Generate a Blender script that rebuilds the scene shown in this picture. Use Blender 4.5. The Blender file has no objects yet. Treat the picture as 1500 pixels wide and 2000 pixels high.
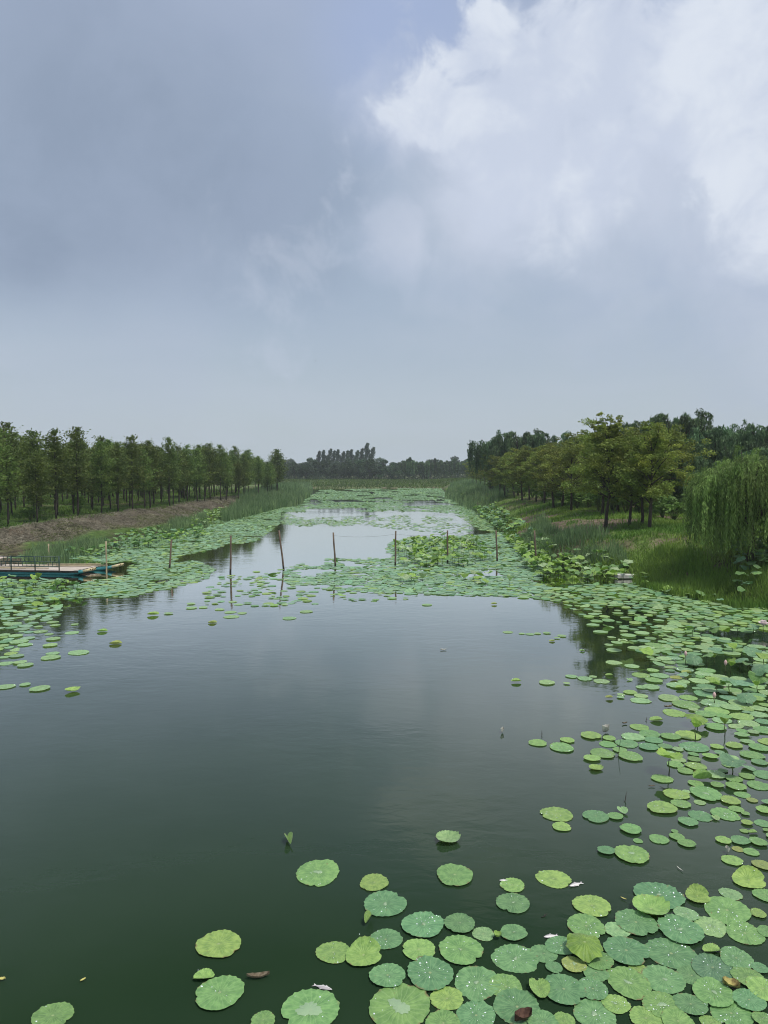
import bpy, math, random
import numpy as np
from mathutils import Vector, Matrix, noise as mnoise

random.seed(7)
RNG = np.random.default_rng(7)
scene = bpy.context.scene
COL = scene.collection

# ------------------------------------------------------------------ camera geometry
EYE = 4.5
FPX = 1387.0                       # focal length in photo pixels (1500 x 2000)
PITCH = math.atan(80.0 / FPX)      # horizon at y = 920 of 2000
CP, SP = math.cos(PITCH), math.sin(PITCH)

def ray(px, py):
    u = (px - 750.0) / FPX
    v = (1000.0 - py) / FPX
    return Vector((u, CP + v * SP, -SP + v * CP))

def at(px, py, z=0.0):
    """ground point seen at a photo pixel, on the level z"""
    d = ray(px, py)
    t = (z - EYE) / d.z
    return Vector((d.x * t, d.y * t, z))

def at_dist(px, py, y):
    d = ray(px, py)
    t = y / d.y
    return Vector((d.x * t, y, EYE + d.z * t))

def project(x, y, z=0.0):
    zz = z - EYE
    depth = y * CP - zz * SP
    depth = np.maximum(depth, 1e-3) if isinstance(depth, np.ndarray) else max(depth, 1e-3)
    return 750.0 + FPX * x / depth, 1000.0 - FPX * (y * SP + zz * CP) / depth, depth

# ------------------------------------------------------------------ helpers
def link(o, parent=None):
    COL.objects.link(o)
    if parent is not None:
        o.parent = parent
    return o

def tag(o, label=None, cat=None, group=None, kind=None):
    if label: o['label'] = label
    if cat: o['category'] = cat
    if group: o['group'] = group
    if kind: o['kind'] = kind
    return o

def empty(name, loc, rz=0.0):
    o = bpy.data.objects.new(name, None)
    o.empty_display_size = 0.2
    o.location = loc
    o.rotation_euler = (0, 0, rz)
    return link(o)

def mesh_np(name, V, F, mat, col=None, smooth=True, uv=None, fmat=None):
    """V (N,3); F list of int arrays (M,k); col (N,3) -> point colour 'Col'"""
    me = bpy.data.meshes.new(name)
    V = np.asarray(V, dtype=np.float32)
    if not isinstance(F, (list, tuple)):
        F = [F]
    F = [np.asarray(f, dtype=np.int32) for f in F if len(f)]
    me.vertices.add(len(V))
    me.vertices.foreach_set('co', V.ravel())
    nl = sum(f.size for f in F)
    npoly = sum(len(f) for f in F)
    me.loops.add(nl)
    me.loops.foreach_set('vertex_index', np.concatenate([f.ravel() for f in F]))
    me.polygons.add(npoly)
    tot = np.concatenate([np.full(len(f), f.shape[1], dtype=np.int32) for f in F])
    start = np.concatenate([[0], np.cumsum(tot)[:-1]]).astype(np.int32)
    me.polygons.foreach_set('loop_start', start)
    me.polygons.foreach_set('loop_total', tot)
    me.polygons.foreach_set('use_smooth', np.full(npoly, smooth, dtype=bool))
    mats = mat if isinstance(mat, (list, tuple)) else [mat]
    for m in mats:
        me.materials.append(m)
    if fmat is not None:
        me.polygons.foreach_set('material_index', np.asarray(fmat, dtype=np.int32))
    if col is not None:
        a = me.color_attributes.new('Col', 'FLOAT_COLOR', 'POINT')
        c = np.ones((len(V), 4), dtype=np.float32)
        c[:, :3] = col
        a.data.foreach_set('color', c.ravel())
    if uv is not None:
        l = me.uv_layers.new(name='UVMap')
        idx = np.concatenate([f.ravel() for f in F])
        l.data.foreach_set('uv', np.asarray(uv, dtype=np.float32)[idx].ravel())
    me.update(calc_edges=True)
    me.validate()
    return me

def obj(name, me, parent=None, loc=(0, 0, 0), rot=(0, 0, 0), scale=(1, 1, 1)):
    o = bpy.data.objects.new(name, me)
    o.location = loc
    o.rotation_euler = rot
    o.scale = scale
    return link(o, parent)

class MB:
    """collects tubes, boxes and quads for one mesh"""
    def __init__(s):
        s.v, s.q, s.t, s.n = [], [], [], 0
    def add(s, V, Q=None, T=None):
        V = np.asarray(V, float)
        s.v.append(V)
        if Q is not None and len(Q): s.q.append(np.asarray(Q) + s.n)
        if T is not None and len(T): s.t.append(np.asarray(T) + s.n)
        s.n += len(V)
    def tube(s, pts, rad, seg=8, cap=True):
        pts = np.asarray(pts, float)
        n = len(pts)
        rad = np.broadcast_to(np.asarray(rad, float), (n,))
        tan = np.gradient(pts, axis=0)
        tan /= np.linalg.norm(tan, axis=1, keepdims=True) + 1e-9
        ref = np.array([0, 0, 1.0]) if abs(tan[:, 2]).mean() < 0.8 else np.array([1.0, 0, 0])
        a = np.cross(tan, ref); a /= np.linalg.norm(a, axis=1, keepdims=True) + 1e-9
        b = np.cross(tan, a)
        th = np.linspace(0, 2 * np.pi, seg, endpoint=False)
        ring = (pts[:, None, :] + rad[:, None, None] * (np.cos(th)[None, :, None] * a[:, None, :] + np.sin(th)[None, :, None] * b[:, None, :]))
        V = ring.reshape(-1, 3)
        i = np.arange(n - 1)[:, None] * seg
        j = np.arange(seg)[None, :]
        j2 = (j + 1) % seg
        Q = np.stack([i + j, i + j2, i + seg + j2, i + seg + j], -1).reshape(-1, 4)
        T = None
        if cap:
            V = np.vstack([V, pts[0], pts[-1]])
            c0, c1 = n * seg, n * seg + 1
            jj = np.arange(seg); jj2 = (jj + 1) % seg
            T = np.vstack([np.stack([np.full(seg, c0), jj2, jj], -1),
                           np.stack([np.full(seg, c1), (n - 1) * seg + jj, (n - 1) * seg + jj2], -1)])
        s.add(V, Q, T)
    def box(s, c, size, M=None):
        c = np.asarray(c, float); h = np.asarray(size, float) / 2
        V = np.array([[x, y, z] for x in (-1, 1) for y in (-1, 1) for z in (-1, 1)], float) * h + c
        if M is not None:
            V = np.array([list(M @ Vector(p)) for p in V])
        s.add(V, [[0, 1, 3, 2], [4, 6, 7, 5], [0, 4, 5, 1], [2, 3, 7, 6], [0, 2, 6, 4], [1, 5, 7, 3]])
    def mesh(s, name, mat, smooth=True, col=None):
        V = np.vstack(s.v)
        F = []
        if s.q: F.append(np.vstack(s.q))
        if s.t: F.append(np.vstack(s.t))
        if col is not None and np.ndim(col) == 1:
            col = np.tile(np.asarray(col, float), (len(V), 1))
        return mesh_np(name, V, F, mat, smooth=smooth, col=col)

def unit(a):
    return a / (np.linalg.norm(a, axis=-1, keepdims=True) + 1e-9)

def leaf_quads(C, A, S, L, W):
    """diamond leaves: centres C, long axes A, side axes S, lengths L, widths W"""
    A = unit(A)
    S = unit(S - (S * A).sum(-1, keepdims=True) * A)
    L = np.broadcast_to(L, (len(C),))[:, None] / 2
    W = np.broadcast_to(W, (len(C),))[:, None] / 2
    V = np.stack([C - A * L, C + S * W, C + A * L, C - S * W], 1).reshape(-1, 3)
    F = np.arange(len(V)).reshape(-1, 4)
    return V, F

def interp_poly(P, x):
    xs = [p[0] for p in P]; ys = [p[1] for p in P]
    return np.interp(x, xs, ys)

# cheap value noise on numpy arrays
_PERM = RNG.random((256, 256))
def vnoise(x, y, s=1.0):
    x = np.asarray(x, float) / s; y = np.asarray(y, float) / s
    xi = np.floor(x).astype(int); yi = np.floor(y).astype(int)
    fx = x - xi; fy = y - yi
    fx = fx * fx * (3 - 2 * fx); fy = fy * fy * (3 - 2 * fy)
    g = lambda a, b: _PERM[a % 256, b % 256]
    return ((g(xi, yi) * (1 - fx) + g(xi + 1, yi) * fx) * (1 - fy) + (g(xi, yi + 1) * (1 - fx) + g(xi + 1, yi + 1) * fx) * fy)

def in_poly(px, py, poly):
    px = np.asarray(px, float); py = np.asarray(py, float)
    r = np.zeros(px.shape, bool)
    n = len(poly)
    for i in range(n):
        x1, y1 = poly[i]; x2, y2 = poly[(i + 1) % n]
        if y1 == y2: continue
        c = ((y1 > py) != (y2 > py)) & (px < (x2 - x1) * (py - y1) / (y2 - y1) + x1)
        r ^= c
    return r

# ------------------------------------------------------------------ materials
def new_mat(name):
    m = bpy.data.materials.new(name)
    m.use_nodes = True
    nt = m.node_tree
    for n in list(nt.nodes): nt.nodes.remove(n)
    out = nt.nodes.new('ShaderNodeOutputMaterial')
    return m, nt, out

class NG:
    """tiny node helper"""
    def __init__(s, nt): s.nt = nt
    def n(s, t, **kw):
        nd = s.nt.nodes.new(t)
        for k, v in kw.items(): setattr(nd, k, v)
        return nd
    def set(s, inp, v):
        if isinstance(v, bpy.types.NodeSocket): s.nt.links.new(v, inp)
        else: inp.default_value = v
    def m(s, op, a, b=0.0, c=0.0, clamp=False):
        nd = s.n('ShaderNodeMath', operation=op, use_clamp=clamp)
        s.set(nd.inputs[0], a); s.set(nd.inputs[1], b); s.set(nd.inputs[2], c)
        return nd.outputs[0]
    def vm(s, op, a, b=(0, 0, 0), out=0):
        nd = s.n('ShaderNodeVectorMath', operation=op)
        s.set(nd.inputs[0], a); s.set(nd.inputs[1], b)
        return nd.outputs[out]
    def noise(s, vec, scale, detail=4, rough=0.5, dist=0.0):
        nd = s.n('ShaderNodeTexNoise')
        if vec is not None: s.set(nd.inputs['Vector'], vec)
        nd.inputs['Scale'].default_value = scale
        nd.inputs['Detail'].default_value = detail
        nd.inputs['Roughness'].default_value = rough
        nd.inputs['Distortion'].default_value = dist
        return nd.outputs['Fac']
    def mix(s, f, a, b, mode='MIX'):
        nd = s.n('ShaderNodeMix', data_type='RGBA', blend_type=mode)
        s.set(nd.inputs['Factor'], f)
        def cc(v): return v if isinstance(v, bpy.types.NodeSocket) else (v[0], v[1], v[2], 1.0)
        s.set(nd.inputs[6], cc(a)); s.set(nd.inputs[7], cc(b))
        return nd.outputs[2]
    def step(s, x, lo, hi):
        nd = s.n('ShaderNodeMapRange', interpolation_type='SMOOTHSTEP')
        s.set(nd.inputs[0], x)
        nd.inputs[1].default_value = lo; nd.inputs[2].default_value = hi
        nd.inputs[3].default_value = 0.0; nd.inputs[4].default_value = 1.0
        return nd.outputs[0]
    def lin(s, x, a, b, c, d):
        nd = s.n('ShaderNodeMapRange')
        s.set(nd.inputs[0], x)
        nd.inputs[1].default_value = a; nd.inputs[2].default_value = b
        nd.inputs[3].default_value = c; nd.inputs[4].default_value = d
        return nd.outputs[0]

def mat_foliage(name, c1, c2, trans=0.35, rough=0.6, use_col=True, nscale=0.9, spec=0.25, objvar=0.25):
    """leaf: colour mixed by a soft noise, tinted by the point colour and a little per object"""
    m, nt, out = new_mat(name)
    g = NG(nt)
    tc = g.n('ShaderNodeTexCoord')
    f = g.noise(tc.outputs['Object'], nscale, 3)
    colr = g.mix(g.step(f, 0.35, 0.65), c1, c2)
    if use_col:
        at_ = g.n('ShaderNodeAttribute', attribute_name='Col')
        colr = g.mix(1.0, colr, at_.outputs['Color'], 'MULTIPLY')
    if objvar:
        oi = g.n('ShaderNodeObjectInfo')
        v = g.lin(oi.outputs['Random'], 0, 1, 1 - objvar, 1 + objvar)
        hs = g.n('ShaderNodeHueSaturation')
        hs.inputs['Hue'].default_value = 0.5
        g.set(hs.inputs['Hue'], g.lin(oi.outputs['Random'], 0, 1, 0.485, 0.515))
        g.set(hs.inputs['Value'], v)
        g.set(hs.inputs['Color'], colr)
        colr = hs.outputs['Color']
    bs = g.n('ShaderNodeBsdfPrincipled')
    g.set(bs.inputs['Base Color'], colr)
    bs.inputs['Roughness'].default_value = rough
    bs.inputs['Specular IOR Level'].default_value = spec
    tr = g.n('ShaderNodeBsdfTranslucent')
    g.set(tr.inputs['Color'], colr)
    mx = g.n('ShaderNodeMixShader')
    mx.inputs[0].default_value = trans
    nt.links.new(bs.outputs[0], mx.inputs[1]); nt.links.new(tr.outputs[0], mx.inputs[2])
    nt.links.new(mx.outputs[0], out.inputs[0])
    return m

def mat_simple(name, c1, c2, scale=6.0, rough=0.8, spec=0.3, bump=0.0, stretch=(1, 1, 1), use_col=False, metallic=0.0):
    m, nt, out = new_mat(name)
    g = NG(nt)
    tc = g.n('ShaderNodeTexCoord')
    mp = g.n('ShaderNodeMapping'); mp.inputs['Scale'].default_value = stretch
    nt.links.new(tc.outputs['Object'], mp.inputs[0])
    f = g.noise(mp.outputs[0], scale, 6, 0.6)
    colr = g.mix(g.step(f, 0.3, 0.7), c1, c2)
    if use_col:
        at_ = g.n('ShaderNodeAttribute', attribute_name='Col')
        colr = g.mix(1.0, colr, at_.outputs['Color'], 'MULTIPLY')
    bs = g.n('ShaderNodeBsdfPrincipled')
    g.set(bs.inputs['Base Color'], colr)
    bs.inputs['Roughness'].default_value = rough
    bs.inputs['Specular IOR Level'].default_value = spec
    bs.inputs['Metallic'].default_value = metallic
    if bump:
        b = g.n('ShaderNodeBump'); b.inputs['Strength'].default_value = bump; b.inputs['Distance'].default_value = 0.02
        g.set(b.inputs['Height'], f)
        nt.links.new(b.outputs[0], bs.inputs['Normal'])
    nt.links.new(bs.outputs[0], out.inputs[0])
    return m

def mat_pad(name, from_object):
    """lotus leaf: radiating veins, waxy bloom, pale centre; UV holds local -1..1 position"""
    m, nt, out = new_mat(name)
    g = NG(nt)
    if from_object:
        base = g.n('ShaderNodeObjectInfo').outputs['Color']
        rnd = g.n('ShaderNodeObjectInfo').outputs['Random']
    else:
        base = g.n('ShaderNodeAttribute', attribute_name='Col').outputs['Color']
        rnd = 0.37
    uv = g.n('ShaderNodeUVMap', uv_map='UVMap').outputs[0]
    sx = g.n('ShaderNodeSeparateXYZ'); nt.links.new(uv, sx.inputs[0])
    x, y = sx.outputs[0], sx.outputs[1]
    r = g.m('SQRT', g.m('ADD', g.m('MULTIPLY', x, x), g.m('MULTIPLY', y, y)))
    th = g.m('ARCTAN2', y, x)
    tc = g.n('ShaderNodeTexCoord')
    off = g.n('ShaderNodeCombineXYZ'); g.set(off.inputs[2], g.m('MULTIPLY', rnd, 40.0))
    p = g.vm('ADD', uv, off.outputs[0])
    wob = g.m('MULTIPLY', g.m('SUBTRACT', g.noise(p, 3.0, 2), 0.5), 0.25)
    c = g.m('ABSOLUTE', g.m('COSINE', g.m('MULTIPLY', g.m('ADD', th, wob), 11.0)))
    vein = g.m('MULTIPLY', g.m('POWER', c, 26.0), g.step(r, 0.03, 0.2))
    vein = g.m('MULTIPLY', vein, g.lin(r, 0.2, 1.0, 1.0, 0.45))
    mott = g.noise(p, 3.2, 5, 0.6)
    fine = g.noise(p, 16.0, 4, 0.7)
    dark = g.mix(1.0, base, (0.70, 0.76, 0.72), 'MULTIPLY')
    lite = g.mix(1.0, base, (1.22, 1.15, 1.12), 'MULTIPLY')
    colr = g.mix(g.step(mott, 0.32, 0.68), dark, lite)
    colr = g.mix(g.m('MULTIPLY', g.step(fine, 0.55, 0.75), 0.18), colr, (0.42, 0.5, 0.22))
    colr = g.mix(g.m('MULTIPLY', vein, 0.5), colr, g.mix(0.5, lite, (0.45, 0.6, 0.3)))
    spot = g.m('SUBTRACT', 1.0, g.step(r, 0.035, 0.085))
    colr = g.mix(g.m('MULTIPLY', spot, 0.7), colr, (0.46, 0.56, 0.26))
    # wear: brown nibbling at parts of the rim
    rim = g.m('MULTIPLY', g.step(r, 0.9, 1.0), g.step(g.noise(p, 2.2, 3), 0.575, 0.66))
    colr = g.mix(g.m('MULTIPLY', rim, 0.85), colr, (0.20, 0.13, 0.06))
    blot = g.m('MULTIPLY', g.step(g.noise(p, 5.0, 4, 0.6), 0.665, 0.72), g.step(g.noise(p, 0.9, 1), 0.5, 0.6))
    colr = g.mix(g.m('MULTIPLY', blot, 0.8), colr, (0.24, 0.17, 0.07))
    bs = g.n('ShaderNodeBsdfPrincipled')
    g.set(bs.inputs['Base Color'], colr)
    bs.inputs['Roughness'].default_value = 0.55
    bs.inputs['Specular IOR Level'].default_value = 0.35
    bs.inputs['Sheen Weight'].default_value = 0.15
    bs.inputs['Sheen Roughness'].default_value = 0.5
    bp = g.n('ShaderNodeBump'); bp.inputs['Strength'].default_value = 0.5; bp.inputs['Distance'].default_value = 0.008
    hgt = g.m('ADD', g.m('MULTIPLY', c, -0.7), g.m('MULTIPLY', mott, 0.9))
    g.set(bp.inputs['Height'], hgt)
    nt.links.new(bp.outputs[0], bs.inputs['Normal'])
    tr = g.n('ShaderNodeBsdfTranslucent')
    g.set(tr.inputs['Color'], g.mix(1.0, colr, (1.1, 1.25, 0.5), 'MULTIPLY'))
    mx = g.n('ShaderNodeMixShader'); mx.inputs[0].default_value = 0.18
    nt.links.new(bs.outputs[0], mx.inputs[1]); nt.links.new(tr.outputs[0], mx.inputs[2])
    nt.links.new(mx.outputs[0], out.inputs[0])
    return m

PAD = mat_pad('lotus_leaf_skin', True)
PADM = mat_pad('lotus_leaf_skin_mass', False)

def mat_bead():
    m, nt, out = new_mat('water_bead')
    g = NG(nt)
    bs = g.n('ShaderNodeBsdfPrincipled')
    bs.inputs['Base Color'].default_value = (0.80, 0.88, 0.85, 1)  # whitish colour paints the sky glint that clear drops would show
    bs.inputs['Metallic'].default_value = 0.3
    bs.inputs['Roughness'].default_value = 0.12
    bs.inputs['Specular IOR Level'].default_value = 0.9
    nt.links.new(bs.outputs[0], out.inputs[0])
    return m
BEAD = mat_bead()

def mat_pool():
    m, nt, out = new_mat('water_pool')
    g = NG(nt)
    bs = g.n('ShaderNodeBsdfPrincipled')
    bs.inputs['Base Color'].default_value = (0.42, 0.58, 0.36, 1)
    bs.inputs['Roughness'].default_value = 0.18
    bs.inputs['Specular IOR Level'].default_value = 0.6
    tr = g.n('ShaderNodeBsdfTransparent'); mx = g.n('ShaderNodeMixShader'); mx.inputs[0].default_value = 0.55
    nt.links.new(tr.outputs[0], mx.inputs[1]); nt.links.new(bs.outputs[0], mx.inputs[2])
    nt.links.new(mx.outputs[0], out.inputs[0])
    return m
POOL = mat_pool()

STEM = mat_simple('lotus_stem', (0.07, 0.10, 0.03), (0.12, 0.15, 0.05), 20)
BARK = mat_simple('bark', (0.035, 0.028, 0.022), (0.075, 0.062, 0.05), 14, 0.9, 0.2, 0.5, (1, 1, 0.3))
BARKD = mat_simple('bark_dark', (0.035, 0.030, 0.025), (0.075, 0.064, 0.052), 14, 0.9, 0.2, 0.5, (1, 1, 0.3))
LEAF_CON = mat_foliage('conifer_leaf', (0.085, 0.145, 0.034), (0.140, 0.200, 0.046))
LEAF_BRO = mat_foliage('broad_leaf', (0.145, 0.210, 0.042), (0.215, 0.265, 0.055))
LEAF_WIL = mat_foliage('willow_leaf', (0.108, 0.172, 0.040), (0.180, 0.245, 0.068), trans=0.4)
LEAF_WILD = mat_foliage('willow_leaf_dark', (0.070, 0.130, 0.055), (0.115, 0.185, 0.080))
LEAF_FAR = mat_foliage('far_leaf', (0.040, 0.072, 0.036), (0.070, 0.115, 0.052))
LEAF_POP = mat_foliage('poplar_leaf', (0.042, 0.068, 0.042), (0.07, 0.105, 0.06))
GRASS = mat_foliage('grass_blade', (0.120, 0.240, 0.042), (0.190, 0.300, 0.062), objvar=0, nscale=0.25)
UNDER = mat_foliage('undergrowth_blade', (0.105, 0.195, 0.042), (0.150, 0.245, 0.055), objvar=0, nscale=0.3)
REED = mat_foliage('reed_blade', (0.135, 0.225, 0.105), (0.205, 0.300, 0.145), objvar=0, nscale=0.3)
STRAW = mat_simple('cut_straw', (0.158, 0.142, 0.104), (0.30, 0.275, 0.21), 2.0, 0.95, use_col=True)
WOOD = mat_simple('weathered_post', (0.085, 0.06, 0.045), (0.19, 0.14, 0.105), 8, 0.85, 0.25, 0.3, (1, 1, 0.15))
# dark wet stain above the waterline
_nt = WOOD.node_tree; _g = NG(_nt)
_b = next(n for n in _nt.nodes if n.type == 'BSDF_PRINCIPLED')
_src = _b.inputs['Base Color'].links[0].from_socket
_tc = _g.n('ShaderNodeTexCoord'); _s = _g.n('ShaderNodeSeparateXYZ'); _nt.links.new(_tc.outputs['Object'], _s.inputs[0])
_z = _g.m('ADD', _s.outputs[2], _g.m('MULTIPLY', _g.noise(_tc.outputs['Object'], 9.0, 3), 0.12))
_nt.links.new(_g.mix(_g.step(_z, 0.16, 0.30), (0.022, 0.022, 0.016), _src), _b.inputs['Base Color'])
BAMBOO = mat_simple('bamboo_post', (0.28, 0.23, 0.14), (0.40, 0.34, 0.22), 6, 0.6, 0.4, 0.1, (1, 1, 0.3))
# ------------------------------------------------------------------ camera
cam = bpy.data.cameras.new('camera')
cam.sensor_fit = 'VERTICAL'
cam.sensor_height = 24.0
cam.lens = 24.0 * FPX / 2000.0
cam.clip_start = 0.05
cam.clip_end = 6000
co = bpy.data.objects.new('camera', cam)
co.location = (0, 0, EYE)
co.rotation_euler = (math.pi / 2 - PITCH, 0, 0)
COL.objects.link(co)
scene.camera = co

# ------------------------------------------------------------------ sky and sun
SUN_EL, SUN_AZ = math.radians(64), math.radians(132)     # azimuth clockwise from the view axis: to the front right
world = bpy.data.worlds.new('World')
scene.world = world
world.use_nodes = True
wnt = world.node_tree
for n in list(wnt.nodes): wnt.nodes.remove(n)
g = NG(wnt)
wout = g.n('ShaderNodeOutputWorld')
bg = g.n('ShaderNodeBackground')
STR = 0.1
bg.inputs['Strength'].default_value = STR
wnt.links.new(bg.outputs[0], wout.inputs[0])
sky = g.n('ShaderNodeTexSky', sky_type='NISHITA')
sky.sun_disc = False
sky.sun_elevation = SUN_EL
sky.sun_rotation = SUN_AZ
sky.air_density = 1.2; sky.dust_density = 3.0; sky.ozone_density = 1.5
tc = g.n('ShaderNodeTexCoord')
D = g.vm('NORMALIZE', tc.outputs['Generated'])
sp = g.n('ShaderNodeSeparateXYZ'); wnt.links.new(D, sp.inputs[0])
dz = sp.outputs[2]
zc = g.m('ADD', g.m('ABSOLUTE', dz), 0.16)
cb = g.n('ShaderNodeCombineXYZ')
g.set(cb.inputs[0], g.m('DIVIDE', sp.outputs[0], zc)); g.set(cb.inputs[1], g.m('DIVIDE', sp.outputs[1], zc)); cb.inputs[2].default_value = 3.7
PL = cb.outputs[0]                                     # flat cloud-layer coordinates
def K(c): return tuple(v / STR for v in c)
nA = g.noise(D, 2.6, 5, 0.5, 0.3)
nB = g.noise(PL, 1.1, 5, 0.55, 0.6)
nC = g.noise(D, 6.0, 6, 0.60, 0.35)
nE = g.noise(g.vm('ADD', D, (0.37, 1.9, 0.6)), 4.6, 6, 0.58, 0.25)
nF = g.noise(D, 14.0, 6, 0.62, 0.5)
rg = g.n('ShaderNodeTexNoise', noise_type='RIDGED_MULTIFRACTAL')
g.set(rg.inputs['Vector'], g.vm('ADD', D, (0.9, 0.2, 2.4)))
rg.inputs['Scale'].default_value = 6.5; rg.inputs['Detail'].default_value = 5.0; rg.inputs['Roughness'].default_value = 0.5
rg.inputs['Distortion'].default_value = 0.35; rg.inputs['Offset'].default_value = 0.9; rg.inputs['Gain'].default_value = 1.6
crease = g.step(rg.outputs['Fac'], 0.25, 1.35)
edge = g.m('ADD', g.m('ADD', g.m('MULTIPLY', nC, 0.50), g.m('MULTIPLY', nF, 0.46)), g.m('MULTIPLY', crease, 0.10))

def spot(px, py, rin, rout, amp, nz):
    d = ray(px, py).normalized()
    ang = g.m('MULTIPLY', g.m('ARCCOSINE', g.m('MINIMUM', g.vm('DOT_PRODUCT', D, tuple(d), out=1), 0.99999)), 57.2958)
    ang = g.m('ADD', ang, g.m('MULTIPLY', g.m('SUBTRACT', nz, 0.5), amp))
    return g.m('SUBTRACT', 1.0, g.step(ang, rin, rout))
def maxall(l):
    a = l[0]
    for b in l[1:]: a = g.m('MAXIMUM', a, b)
    return a

hor, mid, top = (0.512, 0.588, 0.660), (0.408, 0.497, 0.625), (0.368, 0.448, 0.63)
veil = g.mix(g.step(dz, 0.02, 0.26), K(hor), K(mid))
veil = g.mix(g.step(dz, 0.30, 0.56), veil, K(top))
base = g.mix(0.85, sky.outputs[0], veil)
billow0 = g.m('ADD', g.m('ADD', g.m('MULTIPLY', nE, 0.52), g.m('MULTIPLY', nF, 0.38)), g.m('MULTIPLY', crease, 0.10))
# soft stratus structure everywhere; the unseen zenith is brightened to add light
soft = g.step(nB, 0.36, 0.66)
base = g.mix(g.m('MULTIPLY', soft, 0.26), base, K((0.50, 0.565, 0.665)))
base = g.mix(g.m('MULTIPLY', g.step(nA, 0.5, 0.7), 0.22), base, K((0.44, 0.50, 0.64)))
base = g.mix(g.m('MULTIPLY', g.step(dz, 0.68, 0.92), 0.85), base, K((0.86, 0.90, 0.97)))
# grey cloud mass over the left
dk = maxall([spot(230, 330, 4, 20, 16, nA), spot(-500, 250, 8, 26, 18, nA), spot(480, 380, 2, 11, 14, nA), spot(60, 470, 2, 10, 10, nA)])
dkc = g.mix(g.step(nC, 0.3, 0.7), K((0.268, 0.335, 0.452)), K((0.312, 0.382, 0.510)))
dk = g.m('MULTIPLY', dk, g.step(g.m('ADD', dz, g.m('MULTIPLY', g.m('SUBTRACT', nE, 0.5), 0.10)), 0.15, 0.27))
base = g.mix(g.m('MULTIPLY', dk, 0.90), base, dkc)
# clearer blue gap at the upper middle and top right
gap = maxall([spot(800, 50, 2, 9, 10, nA), spot(1400, 20, 1, 7, 8, nA), spot(845, 150, 0, 6, 6, nA)])
base = g.mix(g.m('MULTIPLY', gap, 0.6), base, K((0.375, 0.468, 0.705)))
# white cumulus at the upper right: thin veil, then broken bright heads
low = maxall([spot(1000, 320, 2, 13, 18, edge), spot(1320, 330, 3, 16, 18, edge), spot(790, 250, 0.5, 6, 16, edge), spot(810, 460, 0.3, 6.0, 14, edge), spot(930, 420, 1, 10, 16, edge), spot(1750, 320, 8, 20, 18, edge)])
lc = g.mix(g.step(billow0, 0.36, 0.64), K((0.445, 0.52, 0.665)), K((0.605, 0.66, 0.785)))
base = g.mix(g.m('MULTIPLY', low, 0.72), base, lc)
A_ = 15
core = maxall([spot(1075, 40, 2.2, 4.4, A_, edge), spot(950, 100, 2.6, 4.4, A_, edge), spot(850, 215, 1.6, 3.6, A_, edge), spot(1180, 130, 4.5, 7.0, A_, edge), spot(1040, 170, 4.2, 7.2, A_, edge),
               spot(1340, 190, 4.6, 7.6, A_, edge), spot(1500, 110, 3.4, 6.0, A_, edge), spot(1470, 260, 1.5, 4.6, A_, edge), spot(1010, 310, 2.5, 8.5, A_, edge), spot(1180, 290, 2.0, 9.5, A_, edge), spot(1800, 120, 10, 15, A_, edge), spot(770, 250, 0.3, 2.6, A_, edge)])
wc = g.mix(g.step(billow0, 0.38, 0.60), K((0.745, 0.80, 0.89)), K((0.590, 0.655, 0.79)))
base = g.mix(g.m('MULTIPLY', core, 0.92), base, wc)
# small torn puffs left of it
puff = maxall([spot(812, 8, 0.2, 2.4, 22, edge), spot(690, 325, 0.2, 2.8, 26, edge), spot(500, 580, 0.5, 6.0, 34, edge), spot(800, 440, 0.2, 3.2, 20, edge)])
base = g.mix(g.m('MULTIPLY', puff, 0.36), base, K((0.55, 0.61, 0.73)))
wnt.links.new(base, bg.inputs['Color'])

sun = bpy.data.lights.new('sun', 'SUN')
sun.energy = 3.0
sun.angle = math.radians(12)
sun.color = (1.0, 0.95, 0.87)
so = bpy.data.objects.new('sun', sun)
sd = Vector((math.sin(SUN_AZ) * math.cos(SUN_EL), math.cos(SUN_AZ) * math.cos(SUN_EL), math.sin(SUN_EL)))
so.rotation_euler = (-sd).to_track_quat('-Z', 'Y').to_euler()
so.location = (30, 30, 60)
COL.objects.link(so)

scene.view_settings.view_transform = 'Standard'
scene.view_settings.look = 'None'
scene.view_settings.exposure = 0.0
scene.view_settings.gamma = 1.0
scene.view_settings.use_curve_mapping = False
scene.cycles.use_denoising = True
scene.cycles.filter_width = 1.05
scene.cycles.max_bounces = 6
scene.cycles.diffuse_bounces = 3
scene.cycles.glossy_bounces = 3
scene.cycles.transmission_bounces = 3
scene.cycles.transparent_max_bounces = 6
scene.cycles.volume_bounces = 1

# ------------------------------------------------------------------ terrain
LS = [(-60, -26), (0, -23), (20, -21.5), (38, -20.6), (54, -17.4), (75, -17.4), (96, -17.2), (120, -15.6), (139, -15.2), (150, -15.6), (165, -19), (185, -40), (200, -60)]
RS = [(-60, 17), (10, 15.5), (18, 14.2), (24, 12.9), (29.7, 10.4), (36.7, 8.2), (44, 8.4), (50, 9.0), (62, 10.3), (80, 11.6), (100, 12.0), (139, 12.6), (175, 14.5), (200, 17)]
FAR_Y = 186.0
def shore_d(x, y):
    """signed distance-like value: > 0 on land, plus which bank"""
    x = np.asarray(x, float); y = np.asarray(y, float)
    wob = (vnoise(x, y, 3.1) - 0.5) * 0.9
    dl = interp_poly(LS, y) - x + wob
    dr = x - interp_poly(RS, y) + wob
    df = y - FAR_Y + (vnoise(x, y, 6.0) - 0.5) * 3
    dn = -62 - y
    return dl, dr, df, dn

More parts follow.
